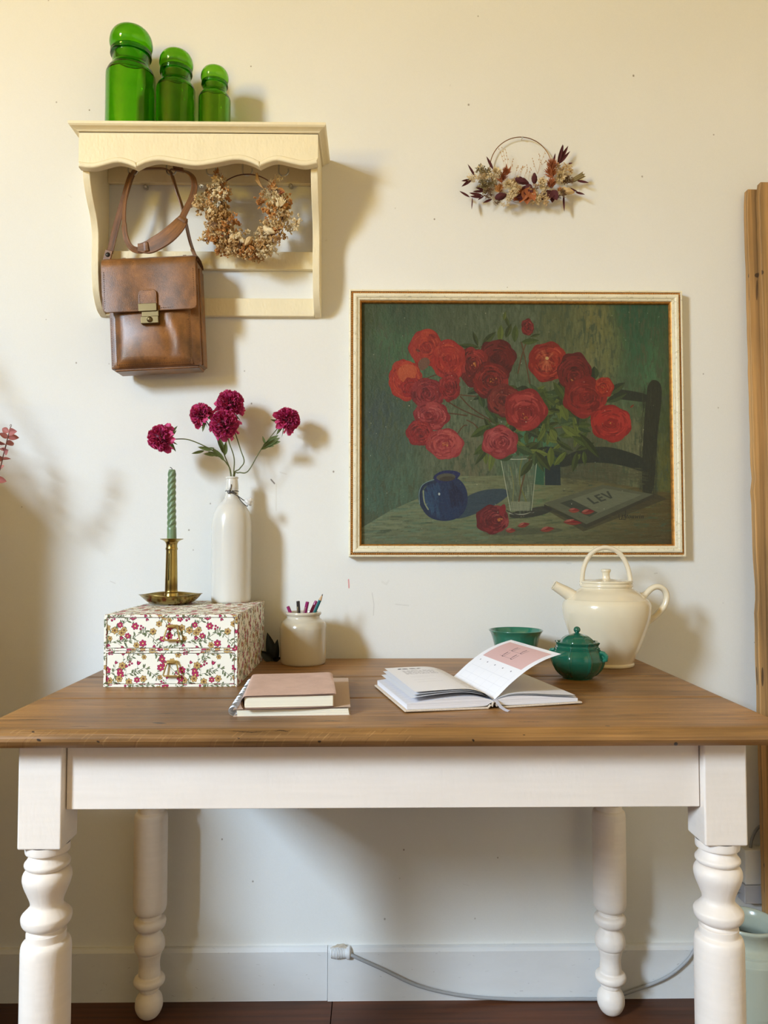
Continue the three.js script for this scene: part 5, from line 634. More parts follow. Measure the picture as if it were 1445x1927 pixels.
  flower('magenta flower bending far out over the green candle', [[-0.4475, 1.2189, 0.108], [-0.4229, 1.2167, 0.108], [-0.3894, 1.2156, 0.102], [-0.3445, 1.1954, 0.09], [-0.3163, 1.1696, 0.075], [-0.3075, 1.139, 0.064]], 0.0262, [-1, -0.05, 0.45], 501, [[-0.352, 1.199, 0.092, 0.9, 0.15, 0.2, 0.5], [-0.330, 1.1835, 0.083, -0.9, 0.35, 0.4, 0.9], [-0.326, 1.180, 0.081, -0.7, 0.7, 0.3, 1.0], [-0.334, 1.187, 0.084, -1, 0.05, 0.5, 1.05], [-0.320, 1.174, 0.079, -0.5, 0.9, 0.2, 0.9], [-0.344, 1.196, 0.09, -1, 0.25, 0.2, 1.0], [-0.36, 1.194, 0.094, -1, -0.15, 0.2, 0.9]]);
  flower('magenta flower behind two others, its green sepals hanging down', [[-0.3709, 1.2737, 0.075], [-0.3547, 1.2507, 0.072], [-0.3432, 1.2335, 0.070], [-0.3200, 1.1819, 0.066], [-0.3085, 1.139, 0.062]], 0.0235, [-0.75, 0.75, 0.25], 502, [[-0.3225, 1.19, 0.068, -0.35, 1, 0.3, 1.25], [-0.321, 1.187, 0.069, 0.15, 1, 0.4, 1.1], [-0.3235, 1.193, 0.068, -0.6, 0.9, 0.1, 1.0]]);
  flower('topmost magenta flower in the white bottle', [[-0.3113, 1.3011, 0.062], [-0.3041, 1.2524, 0.066], [-0.2876, 1.2004, 0.068], [-0.2794, 1.1739, 0.068], [-0.2896, 1.1577, 0.066], [-0.3045, 1.139, 0.062]], 0.0275, [0.25, 0.85, 0.5], 503, [[-0.286, 1.163, 0.066, 0.7, 0.7, 0.2, 0.25]]);
  flower('magenta flower turned to the front, just below the topmost one', [[-0.3189, 1.2512, 0.090], [-0.3096, 1.2137, 0.082], [-0.3003, 1.1797, 0.072], [-0.3025, 1.139, 0.064]], 0.0285, [0.05, 0.25, 1], 504);
  flower('magenta flower standing alone on the side of the painting', [[-0.1863, 1.2658, 0.062], [-0.2092, 1.2449, 0.064], [-0.2432, 1.1999, 0.066], [-0.2659, 1.1596, 0.067], [-0.2772, 1.1492, 0.066], [-0.2921, 1.1495, 0.064], [-0.3015, 1.139, 0.062]], 0.0255, [0.75, 0.55, 0.3], 505, [[-0.243, 1.2, 0.066, 0.75, 0.65, 0.3, 1.35], [-0.2385, 1.207, 0.066, 1, 0.35, 0.25, 1.5], [-0.235, 1.2115, 0.066, 1, 0.05, 0.3, 1.35], [-0.240, 1.205, 0.066, 0.9, 0.7, 0.1, 1.2], [-0.232, 1.215, 0.065, 1, 0.5, 0.2, 1.1], [-0.234, 1.212, 0.066, -0.3, 1, 0.1, 0.6], [-0.237, 1.209, 0.066, 1, -0.05, 0.3, 0.9]]);
}

// ---------- stoneware pot with pens ----------
const glaze = (r, g, b, rough = 0.2) => phys({ color: lin(r, g, b), roughness: rough, clearcoat: 0.7, clearcoatRoughness: 0.08 });
{
  const p = thing('stoneware_pot', 'small beige glazed stoneware jar holding pens', 'pot', [-0.148, T, 0.088]);
  const P = [[0.0001, 0.0015], [0.040, 0.001], [0.0445, 0], [0.047, 0.0025], [0.0482, 0.008], [0.0488, 0.02], [0.0495, 0.05], [0.0497, 0.07], [0.0490, 0.079], [0.0455, 0.0875], [0.0395, 0.0925], [0.0358, 0.0955], [0.0348, 0.0985], [0.0352, 0.1015], [0.0375, 0.1035], [0.0382, 0.1062], [0.0372, 0.1085], [0.0345, 0.1092], [0.0318, 0.1078], [0.0308, 0.100], [0.033, 0.0945], [0.042, 0.084], [0.0448, 0.07], [0.0442, 0.012], [0.0001, 0.006]];
  part(p, 'pot_body', latheS(P, 160, 64), phys({ color: lin(0.60, 0.54, 0.42), roughness: 0.2, clearcoat: 0.7, clearcoatRoughness: 0.08, bumpMap: noiseBump(256, 256, 8, 8, 4, 431, 1, 1), bumpScale: 0.0008 }));
  const magenta = phys({ color: lin(0.30, 0.012, 0.13), roughness: 0.3, clearcoat: 0.4 }), black = phys({ color: lin(0.018, 0.016, 0.017), roughness: 0.3, clearcoat: 0.4 }), gold = std({ color: lin(0.6, 0.5, 0.3), metalness: 1, roughness: 0.35 });
  function pen(label, bx, tx, ty, tz, r, m, kind) {   // from the bottom of the pot to its tip
    const base = V(-0.148 + bx, T + 0.0075, 0.088 - tz * 0.6), tip = V(tx, ty, 0.088 + tz), len = base.distanceTo(tip), o = thing(kind === 'pencil' ? 'pencil' : 'felt_pen', label, kind === 'pencil' ? 'pencil' : 'pen', base.toArray(), kind === 'pencil' ? undefined : 'felt pens in the stoneware jar');
    const q = new THREE.Group(); aim(o, tip.clone().sub(base));
    if (kind === 'pencil') { const b = new THREE.CylinderGeometry(r, r, len - 0.015, 6); b.translate(0, (len - 0.015) / 2, 0); part(o, 'barrel', b, m); const c = new THREE.CylinderGeometry(0.0013, r * 0.97, 0.011, 18); c.translate(0, len - 0.0095, 0); part(o, 'sharpened_wood', c, std({ color: lin(0.62, 0.42, 0.24), roughness: 0.7 })); const l = new THREE.ConeGeometry(0.0014, 0.0045, 12); l.translate(0, len - 0.002, 0); part(o, 'lead', l, std({ color: lin(0.02, 0.03, 0.03), roughness: 0.5 })); }
    else { part(o, 'barrel', lathe([[0.0001, 0], [r * 0.8, 0], [r * 0.85, 0.001], [r * 0.9, len - 0.04], [r * 0.9, len - 0.034]], 20, 0.6), m); part(o, 'cap', lathe([[r * 0.9, len - 0.036], [r, len - 0.0355], [r * 0.98, len - 0.002], [r * 0.86, len - 0.0004], [0.0001, len]], 20, 0.6), m); if (kind !== 'plain') { const c = rbox(-0.0007, 0.0007, len - 0.032, len - 0.012, r * 0.9, r + 0.0006, 0.0003, 1); c.rotateY(-0.4); part(o, 'gold_stripe', c, gold, 'narrow gold stripe'); } }
  }
  pen('short magenta felt pen leaning towards the floral box', 0.012, -0.1805, 0.8635, 0.006, 0.0036, magenta);
  pen('black felt pen with a gold stripe', -0.004, -0.1592, 0.8745, 0.002, 0.0038, black);
  pen('magenta felt pen standing next to the black one', -0.018, -0.1385, 0.8735, 0.008, 0.0038, magenta);
  pen('magenta felt pen just behind the teal pencil', -0.03, -0.1215, 0.8735, -0.012, 0.0036, magenta, 'plain');
  pen('sharpened teal pencil rising highest from the stoneware jar', -0.020, -0.1062, 0.8900, 0.010, 0.0036, phys({ color: lin(0.005, 0.12, 0.13), roughness: 0.35, clearcoat: 0.3 }), 'pencil');
}
// small black leaf ornament in the shade between box and pot
{
  const o = thing('leaf_ornament', 'small black leafy ornament between floral box and stoneware jar', 'ornament', [-0.218, T, 0.048]), m = phys({ color: lin(0.008, 0.014, 0.016), roughness: 0.45, side: THREE.DoubleSide });
  const blade = (l, w, p, d, roll) => { const g = merged([leafGeo(l, w, { bend: -0.12, cup: 0.25, n: 10 }), put(leafGeo(l, w, { bend: -0.12, cup: 0.05, n: 10 }), { p: [0, 0, -0.0015] })]), q = part(o, 'leaf', g, m); q.position.set(...p); aim(q, V(...d), roll); };
  blade(0.062, 0.024, [0.004, 0.0, 0.004], [-0.24, 1, 0.05], 0.2); blade(0.044, 0.016, [0.007, 0.002, 0.008], [0.05, 1, 0.05], -0.3); blade(0.032, 0.02, [0.0, 0.003, 0.012], [-1, 0.75, 0.1], 0.2); blade(0.02, 0.01, [0.004, 0.003, 0.014], [0.8, 0.25, 0.5], 0);
  part(o, 'base', lathe([[0.0001, 0.005], [0.008, 0.0045], [0.012, 0.002], [0.013, 0]], 20), m);
}

// ---------- notebooks ----------
const paper = std({ color: lin(0.80, 0.76, 0.66), roughness: 0.85 });
const pageEdge = (() => { const c = pixelCanvas(64, 256, (u, v) => { const k = (hash(0, v * 256 | 0, 8) - 0.5) * 30; return [236 + k, 228 + k, 206 + k]; }); return std({ map: texOf(c, { rx: 40, ry: 70 }), roughness: 0.85 }); })();
{
  const n = thing('spiral_notebook', 'beige spiral notebook lying under the pink notebook', 'notebook', [-0.125, T, 0.460]); n.rotation.y = 0.045;
  const hx = 0.086, hz = 0.128, cv = std({ color: lin(0.56, 0.41, 0.31), roughness: 0.7, bumpMap: noiseBump(256, 256, 60, 60, 2, 441, 6, 6), bumpScale: 0.0003 });
  part(n, 'back_cover', rbox(-hx, hx, 0, 0.0008, -hz, hz, 0.0004, 1), cv);
  for (let k = 0; k < 3; k++) part(n, 'page_block', box(-hx + 0.006 - k * 0.0004, hx - 0.002 - k * 0.0006, 0.0009 + k * 0.0031, 0.0038 + k * 0.0031, -hz + 0.001, hz - 0.001 - k * 0.0003), pageEdge);
  const fc = grid(16, 10, (u, v) => { const x = mix(-hx, hx, u), z = mix(hz, -hz, v); return [x, 0.0108 + 0.0016 * smooth(0.6, 1, u) * smooth(0.4, 0, v), z]; }), fcb = fc.clone(); fcb.translate(0, -0.0008, 0);
  part(n, 'front_cover', merged([fc, fcb]), Object.assign(cv.clone(), { side: THREE.DoubleSide }));
  const turns = 44, pts = []; for (let i = 0; i <= turns * 14; i++) { const a = i / 14 * 2 * PI; pts.push(V(-hx - 0.0005 + 0.0068 * Math.cos(a), 0.0072 + 0.0068 * Math.sin(a), mix(hz - 0.004, -hz + 0.004, i / (turns * 14)))); }
  part(n, 'spiral_wire', tube(pts, 0.00055, 5), std({ color: lin(0.50, 0.54, 0.60), metalness: 0.9, roughness: 0.35 }), 'grey wire spiral');
}
{
  const n = thing('pink_notebook', 'dusty pink soft leather notebook lying on the spiral notebook', 'notebook', [-0.132, T + 0.0126, 0.500]); n.rotation.y = 0.085;
  const hx = 0.067, hz = 0.0945, th = 0.0185, c = pixelCanvas(512, 512, (u, v) => { const k = (fbm(u, v, 6, 6, 5, 451) - 0.5) * 26 + (fbm(u, v, 90, 90, 2, 453) - 0.5) * 8; return [205 + k, 172 + k, 156 + k]; }), g = c.getContext('2d'); g.strokeStyle = 'rgba(120,88,76,0.35)'; g.lineWidth = 2; for (let k = 0; k < 6; k++) { g.beginPath(); g.moveTo(236 + k * 9, 168); g.lineTo(241 + k * 9, 162); g.lineTo(243 + k * 9, 169); g.stroke(); }
  const cv = std({ map: texOf(c, { wrap: THREE.ClampToEdgeWrapping }), roughness: 0.62, side: THREE.DoubleSide });
  const prof = [[hx + 0.003, th + 0.0002], [hx - 0.004, th + 0.0012], [0.02, th + 0.0004], [-hx + 0.010, th], [-hx + 0.0022, th - 0.0018], [-hx - 0.0008, th * 0.62], [-hx - 0.0008, th * 0.35], [-hx + 0.002, 0.0014], [-hx + 0.008, 0.0002], [0, 0], [hx + 0.001, 0]];
  const sp = new THREE.CatmullRomCurve3(prof.map(([x, y]) => V(x, y, 0)), false, 'catmullrom', 0.3).getPoints(70);
  const sheet = (off) => grid(70, 14, (u, v) => { const i = Math.round(u * 70), p = sp[i], a = sp[Math.max(0, i - 1)], b = sp[Math.min(70, i + 1)], l = Math.hypot(b.x - a.x, b.y - a.y), k = Math.min(i, 70 - i) / 8, rc = k < 1 ? 0.006 * (1 - Math.sqrt(1 - (1 - k) * (1 - k))) : 0; return [p.x + off * (b.y - a.y) / l, p.y - off * (b.x - a.x) / l + 0.0009 * smooth(0.12, 0, u) * Math.sin(v * 5), mix(hz - rc, -hz + rc, v)]; });
  const co = sheet(0.0007), p = co.attributes.position, uv = co.attributes.uv; for (let i = 0; i < p.count; i++) uv.setXY(i, clamp((p.getX(i) + hx) / (2 * hx)), clamp((p.getZ(i) + hz) / (2 * hz))); const ci = sheet(-0.0007);
  part(n, 'cover', merged([co, ci]), cv); part(n, 'page_block', rbox(-hx + 0.003, hx - 0.001, 0.0012, th - 0.0012, -hz + 0.002, hz - 0.0025, 0.0015, 2), pageEdge);
}
// ---------- open planner ----------
{
  const n = thing('open_planner', 'open planner with white pages, one page standing up, linen cover', 'book', [0.187, T, 0.538]); n.rotation.y = 0.21;
  const D = 0.208, linen = (() => { const c = pixelCanvas(256, 256, (u, v) => { const k = (hash(u * 256 | 0, (v * 256 | 0) >> 1, 4) - 0.5) * 34 + (hash((u * 256 | 0) >> 1, v * 256 | 0, 6) - 0.5) * 34; return [212 + k, 196 + k, 176 + k]; }); return std({ map: texOf(c, { rx: 10, ry: 10 }), roughness: 0.9 }); })();
  const white = std({ color: lin(0.80, 0.79, 0.80), roughness: 0.8, side: THREE.DoubleSide }), edge = (() => { const c = pixelCanvas(64, 256, (u, v) => { const k = (hash(0, v * 256 | 0, 18) - 0.5) * 44; return [226 + k, 224 + k, 228 + k]; }); return std({ map: texOf(c, { rx: 30, ry: 30 }), roughness: 0.85 }); })();
  const solid = (top, bottom, z0 = 0, z1 = -D) => { const s = [...top, ...bottom.slice().reverse()], g = new THREE.ExtrudeGeometry(new THREE.Shape(s.map(([x, y]) => new THREE.Vector2(x, y))), { depth: Math.abs(z1 - z0), bevelEnabled: false, curveSegments: 4 }); g.translate(0, 0, Math.min(z0, z1)); return metricUV(toCreasedNormals(g, 0.5)); };
  const cr = (pts, k = 24) => new THREE.SplineCurve(pts.map((p) => new THREE.Vector2(...p))).getPoints(k).map((p) => [p.x, p.y]);
  // hard cover: left board, right board, raised spine
  part(n, 'cover_board', (() => { const g = rbox(-0.1435, -0.010, 0, 0.0026, -D - 0.004, 0.004, 0.001, 2); g.rotateZ(-0.012); g.translate(0, -0.0, 0); return g; })(), linen); part(n, 'cover_board', (() => { const g = rbox(0.008, 0.146, 0, 0.0026, -D - 0.004, 0.004, 0.001, 2); g.rotateZ(0.012); return g; })(), linen);
  part(n, 'spine', solid(cr([[-0.0105, 0.0022], [-0.007, 0.0065], [-0.0045, 0.0045], [-0.003, 0.0100], [0.0, 0.0112], [0.003, 0.0100], [0.0035, 0.0045], [0.006, 0.0065], [0.009, 0.0022]], 40), cr([[-0.0105, 0.0006], [-0.0065, 0.0046], [-0.0035, 0.003], [-0.002, 0.0085], [0.0, 0.0096], [0.002, 0.0085], [0.0028, 0.003], [0.0055, 0.0046], [0.009, 0.0006]], 40), 0.003, -D - 0.003), linen);
  // page blocks
  part(n, 'page_block', solid(cr([[-0.139, 0.0125], [-0.10, 0.0165], [-0.06, 0.0195], [-0.03, 0.0190], [-0.012, 0.0150], [-0.001, 0.0120]]), cr([[-0.139, 0.0045], [-0.08, 0.0038], [-0.02, 0.0040], [-0.008, 0.0075], [-0.001, 0.0110]])), edge);
  part(n, 'page_block', solid(cr([[0.001, 0.0120], [0.012, 0.0150], [0.03, 0.0175], [0.06, 0.0165], [0.10, 0.0128], [0.140, 0.0095]]), cr([[0.001, 0.0110], [0.008, 0.0075], [0.02, 0.0040], [0.08, 0.0038], [0.140, 0.0045]])), edge);
  // single leaves
  const leafSheet = (curve, z0, z1, mat, name, lift = () => 0) => { const pts = new THREE.SplineCurve(curve.map((p) => new THREE.Vector2(...p))).getPoints(30); const f = (off) => grid(30, 8, (u, v) => { const p = pts[Math.round(u * 30)]; return [p.x, p.y + off + lift(u, v), mix(z0, z1, v)]; }); const o = part(n, name, f(0), mat); return o; };
  const N = 512, M = 760, page = (draw) => { const c = canvas(N, M), g = c.getContext('2d'); g.fillStyle = 'rgb(238,237,240)'; g.fillRect(0, 0, N, M); draw(g); return std({ map: texOf(c, { wrap: THREE.ClampToEdgeWrapping }), roughness: 0.8, side: THREE.DoubleSide }); };
  // left page: u runs from the spine outwards, v from the near edge back
  const left = page((g) => { const R = rng(9); g.save(); g.translate(N, 0); g.scale(-1, 1); g.fillStyle = 'rgb(60,58,62)'; for (const [x, y, w, h] of [[70, 64, 16, 30], [94, 58, 26, 14], [92, 78, 30, 12], [128, 66, 34, 22], [166, 62, 22, 14], [150, 82, 26, 10]]) { g.beginPath(); g.ellipse(x, y, w / 2, h / 2, 0.3, 0, 7); g.fill(); } g.fillStyle = 'rgba(120,118,124,0.8)'; for (let i = 0; i < 16; i++) for (let x = 70; x < 235; x += 9 + R() * 14) g.fillRect(x, 122 + i * 8.5, 6 + R() * 9, 3); g.strokeStyle = 'rgba(150,148,156,0.7)'; g.lineWidth = 2; for (const y of [320, 352, 430, 500]) { g.beginPath(); g.moveTo(70, y); g.lineTo(240 - (y % 90), y); g.stroke(); } g.beginPath(); g.moveTo(275, 60); g.lineTo(275, 700); g.stroke(); for (const y of [70, 230, 390, 550]) { g.fillStyle = 'rgb(140,138,144)'; g.fillRect(285, y, 34, 6); g.strokeStyle = 'rgba(170,168,176,0.6)'; g.beginPath(); g.moveTo(285, y + 20); g.lineTo(480, y + 20); g.stroke(); } g.restore(); });
  const stand = page((g) => { g.fillStyle = 'rgb(214,176,172)'; g.fillRect(286, 60, 186, 640); g.strokeStyle = 'rgba(110,80,80,0.55)'; g.lineWidth = 2; g.beginPath(); g.moveTo(330, 250); g.lineTo(330, 430); g.moveTo(392, 250); g.lineTo(392, 430); g.stroke();
    for (const [x, y] of [[350, 300], [350, 440], [415, 300], [415, 440]]) { g.save(); g.translate(x, y); g.rotate(PI / 2); g.strokeStyle = 'rgb(40,32,34)'; g.lineWidth = 9; g.beginPath(); g.moveTo(-17, -24); g.lineTo(-17, 8); g.stroke(); g.lineWidth = 4; g.beginPath(); g.moveTo(-17, 8); g.quadraticCurveTo(-16, 22, 0, 22); g.quadraticCurveTo(16, 22, 17, 8); g.lineTo(17, -24); g.stroke(); g.restore(); }
    g.strokeStyle = 'rgba(170,170,180,0.4)'; g.lineWidth = 1.5; for (const x of [90, 150, 210]) { g.beginPath(); g.moveTo(x, 60); g.lineTo(x, 700); g.stroke(); } for (const y of [60, 190, 320, 450, 580, 700]) { g.beginPath(); g.moveTo(30, y); g.lineTo(250, y); g.stroke(); } g.fillStyle = 'rgb(120,120,130)'; for (const y of [90, 220, 350, 480, 610]) g.fillRect(254, y, 7, 14); g.fillStyle = 'rgba(150,150,160,0.7)'; for (let y = 90; y < 300; y += 14) g.fillRect(486, y, 5, 9); });
  leafSheet([[-0.001, 0.0122], [-0.02, 0.0215], [-0.05, 0.0268], [-0.09, 0.0256], [-0.132, 0.0215]], 0, -D, white, 'page'); leafSheet([[-0.001, 0.0124], [-0.018, 0.0226], [-0.045, 0.0290], [-0.085, 0.0285], [-0.129, 0.0260]], -0.001, -D, white, 'page', (u, v) => 0.002 * u * v);
  leafSheet([[-0.001, 0.0126], [-0.016, 0.0235], [-0.042, 0.0310], [-0.08, 0.0315], [-0.126, 0.0300]], -0.001, -D - 0.001, left, 'page', (u, v) => 0.003 * u * v);
  leafSheet([[0.001, 0.0122], [0.012, 0.0165], [0.03, 0.0192], [0.06, 0.0182], [0.10, 0.0148], [0.138, 0.0118]], 0, -D, white, 'page'); leafSheet([[0.001, 0.0124], [0.012, 0.0172], [0.03, 0.0204], [0.06, 0.0198], [0.10, 0.0166], [0.137, 0.0140]], -0.001, -D, white, 'page');
  leafSheet([[0.0005, 0.0125], [0.010, 0.0210], [0.030, 0.0385], [0.058, 0.0580], [0.086, 0.0715], [0.113, 0.0795]], -0.001, -D, stand, 'page', (u, v) => -0.003 * u * v);
  part(n, 'ribbon_marker', ribbon(spline([[0.0005, 0.0135, -0.03], [0.0008, 0.0132, -0.004], [0.002, 0.0115, 0.0055], [0.006, 0.0045, 0.0135], [0.0105, 0.0012, 0.021], [0.0135, 0.0010, 0.027]], 30), 0.0055, 0.0005, V(0, 0.8, 0.55)), std({ color: lin(0.52, 0.51, 0.58), roughness: 0.5 }), 'pale grey ribbon bookmark');
}

// ---------- green and cream crockery ----------
{
  const g1 = phys({ color: lin(0.006, 0.105, 0.062), roughness: 0.14, clearcoat: 0.6, clearcoatRoughness: 0.06 }), g2 = phys({ color: lin(0.018, 0.16, 0.10), roughness: 0.16, clearcoat: 0.6, clearcoatRoughness: 0.06 });
  const cup = thing('green_cup', 'wide green glazed cup behind the open planner', 'cup', [0.302, T, 0.100]);
  part(cup, 'cup_body', (() => { const g = latheS([[0.0001, 0.004], [0.022, 0.003], [0.026, 0], [0.0285, 0.001], [0.0295, 0.006], [0.036, 0.014], [0.0425, 0.028], [0.0465, 0.045], [0.0505, 0.06], [0.0555, 0.0688], [0.0568, 0.0705], [0.0560, 0.0715], [0.0535, 0.0700], [0.048, 0.0595], [0.0438, 0.045], [0.0395, 0.028], [0.032, 0.0155], [0.022, 0.0095], [0.0001, 0.008]], 110, 72); const p = g.attributes.position; for (let i = 0; i < p.count; i++) { const x = p.getX(i), z = p.getZ(i), r = Math.hypot(x, z), k = 1 + 0.012 * Math.cos(8 * Math.atan2(z, x)) * smooth(0.03, 0.045, r) * smooth(0.056, 0.05, r); p.setX(i, x * k); p.setZ(i, z * k); } g.computeVertexNormals(); return g; })(), g2);
  part(cup, 'handle', tube(spline([[0.0375, 0.056, -0.031], [0.0445, 0.0575, -0.037], [0.0475, 0.048, -0.040], [0.0445, 0.036, -0.037], [0.034, 0.0300, -0.029]], 30), 0.0036, 10), g2);

  const s = thing('sugar_bowl', 'dark green glazed sugar bowl with ribbed panels and ball knob', 'sugar bowl', [0.3865, T, 0.272]);
  const ribbed = (P, n, seg, y0, y1, amp, sharp) => { const g = latheS(P, n, seg), p = g.attributes.position; for (let i = 0; i < p.count; i++) { const x = p.getX(i), y = p.getY(i), z = p.getZ(i), a = Math.atan2(z, x) + 0.25, w = Math.abs(((a / (PI / 4)) % 1 + 1) % 1 - 0.5) * 2, on = smooth(y0, y0 + 0.008, y) * smooth(y1, y1 - 0.004, y), k = 1 + on * (amp * (Math.pow(w, 2) - 0.4) * 0.5 + amp * 1.1 * Math.exp(-Math.pow((1 - w) / sharp, 2))); p.setX(i, x * k); p.setZ(i, z * k); } g.computeVertexNormals(); return g; };
  part(s, 'bowl_body', ribbed([[0.0001, 0.002], [0.024, 0.001], [0.0275, 0], [0.0285, 0.002], [0.034, 0.0075], [0.0420, 0.0165], [0.0470, 0.0275], [0.0482, 0.0365], [0.0465, 0.0450], [0.0425, 0.0510], [0.0405, 0.0535], [0.0412, 0.0548], [0.0392, 0.0562], [0.0400, 0.0578], [0.0375, 0.0600], [0.0372, 0.0625], [0.0392, 0.0660], [0.0398, 0.0678], [0.0380, 0.0685], [0.0350, 0.0660], [0.0340, 0.058], [0.040, 0.045], [0.042, 0.035], [0.036, 0.013], [0.0001, 0.006]], 150, 128, 0.002, 0.075, 0.06, 0.075), g1);
  const lid = shadow(new THREE.Group()); lid.name = 'lid'; s.add(lid);
  part(lid, 'lid_dome', ribbed([[0.0001, 0.0615], [0.030, 0.0615], [0.0345, 0.0632], [0.0342, 0.0655], [0.0318, 0.0670], [0.0300, 0.0700], [0.0255, 0.0755], [0.0180, 0.0800], [0.0095, 0.0828], [0.0055, 0.0842], [0.0001, 0.0845]], 90, 96, 0.0655, 0.083, 0.055, 0.08), g1);
  part(lid, 'knob', lathe([[0.0001, 0.082], [0.0045, 0.0835], [0.0035, 0.0855], [0.0058, 0.0875], [0.0066, 0.0905], [0.0058, 0.094], [0.003, 0.0962], [0.0001, 0.0967]], 28), g1);
  for (const a of [0.55, 0.55 + PI]) { const d = V(Math.cos(a), 0, Math.sin(a)), up = V(0, 1, 0), at = (r, y) => d.clone().multiplyScalar(r).addScaledVector(up, y); const h = part(s, 'handle', merged([tube([at(0.0435, 0.051), at(0.0500, 0.0495), at(0.0550, 0.0440), at(0.0540, 0.0375), at(0.0475, 0.0350)], (t) => 0.0040 - 0.0008 * Math.abs(t - 0.5), 10), tube([at(0.0465, 0.0445), at(0.0505, 0.0405), at(0.0500, 0.0365), at(0.0465, 0.0325), at(0.0455, 0.0305)], (t) => 0.0030 - 0.001 * t, 9)]), g2); }

  const cc = pixelCanvas(512, 512, (u, v) => { const k = (fbm(u, v, 5, 5, 5, 461) - 0.5) * 14; return [233 + k, 219 + k, 190 + k * 1.3]; });
  const cream = phys({ map: texOf(cc), roughness: 0.2, clearcoat: 0.6, clearcoatRoughness: 0.1, bumpMap: noiseBump(256, 256, 6, 6, 3, 463, 1, 1), bumpScale: 0.001 });
  const t = thing('teapot', 'large cream glazed jug with hoop handle, spout and side handle', 'jug', [0.4895, T, 0.118]);
  part(t, 'body', latheS([[0.0001, 0.003], [0.046, 0.002], [0.0515, 0], [0.0545, 0.001], [0.0548, 0.005], [0.0530, 0.007], [0.0535, 0.010], [0.0580, 0.020], [0.0655, 0.034], [0.0725, 0.050], [0.0790, 0.068], [0.0855, 0.088], [0.0895, 0.106], [0.0905, 0.118], [0.0893, 0.128], [0.0855, 0.1355], [0.0840, 0.1375], [0.0822, 0.1385], [0.0790, 0.1412], [0.0700, 0.1490], [0.0605, 0.1555], [0.0545, 0.1590], [0.0525, 0.1605], [0.0520, 0.1620], [0.0535, 0.1635], [0.0545, 0.1660], [0.0535, 0.1690], [0.0522, 0.1702], [0.0540, 0.1716], [0.0545, 0.1740], [0.0530, 0.1760], [0.0490, 0.1762], [0.0470, 0.1740], [0.0470, 0.163], [0.060, 0.145], [0.084, 0.125], [0.084, 0.10], [0.05, 0.02], [0.0001, 0.012]], 220, 80), cream);
  const lid2 = shadow(new THREE.Group()); lid2.name = 'lid'; lid2.position.y = 0.0022; t.add(lid2);
  part(lid2, 'lid_disc', latheS([[0.0001, 0.168], [0.040, 0.168], [0.0460, 0.1695], [0.0462, 0.172], [0.0430, 0.1735], [0.0300, 0.1750], [0.0150, 0.1772], [0.0001, 0.1785]], 50, 48), cream);
  part(lid2, 'knob', latheS([[0.0001, 0.176], [0.0082, 0.1765], [0.0080, 0.180], [0.0075, 0.185], [0.0082, 0.1905], [0.0100, 0.1935], [0.0100, 0.1962], [0.0085, 0.1975], [0.0001, 0.198]], 40, 32), cream);
  part(t, 'hoop_handle', sweep(spline([[-0.050, 0.166, 0.0], [-0.0505, 0.180, 0.0], [-0.046, 0.206, 0.0], [-0.033, 0.230, 0.0], [-0.012, 0.2435, 0.0], [0.010, 0.2435, 0.0], [0.031, 0.231, 0.0], [0.0445, 0.207, 0.0], [0.0505, 0.181, 0.0], [0.0510, 0.166, 0.0]], 80), () => ring(0.0050, 12, 0.0062), { upHint: V(0, 0, 1) }), cream);
  const sp = spline([[-0.063, 0.136, 0.0], [-0.080, 0.1485, 0.0], [-0.096, 0.1580, 0.0], [-0.1095, 0.1660, 0.0]], 30); const outer = sweep(sp, (i, u) => ring(mix(0.0165, 0.0098, Math.pow(u, 0.7)), 20), { cap: false }), innerS = sweep(sp.slice(12), (i, u) => ring(mix(0.0095, 0.0076, u), 20).reverse(), { cap: false });
  const end = sp[30], lipD = V().subVectors(sp[30], sp[29]).normalize(), lip = new THREE.TorusGeometry(0.0087, 0.0013, 8, 24); lip.applyQuaternion(new THREE.Quaternion().setFromUnitVectors(V(0, 0, 1), lipD)); lip.translate(...end.toArray());
  outer.computeVertexNormals(); innerS.computeVertexNormals(); part(t, 'spout', merged([outer, innerS, lip]), Object.assign(cream.clone(), { side: THREE.DoubleSide }));
  const hh = spline([[0.074, 0.1400, 0.0], [0.083, 0.1475, 0.0], [0.096, 0.1595, 0.0], [0.110, 0.1630, 0.0], [0.1225, 0.1560, 0.0], [0.1275, 0.1420, 0.0], [0.1225, 0.1240, 0.0], [0.110, 0.1080, 0.0], [0.096, 0.0960, 0.0], [0.0855, 0.0880, 0.0]], 70);
  part(t, 'side_handle', (() => { const g = sweep(hh, (i, u) => ring(0.0062 + 0.006 * smooth(0.12, 0, u), 14, 0.0085 + 0.006 * smooth(0.12, 0, u) - 0.003 * smooth(0.85, 1, u)), { upHint: V(0, 0, 1) }); g.computeVertexNormals(); return g; })(), cream);
}

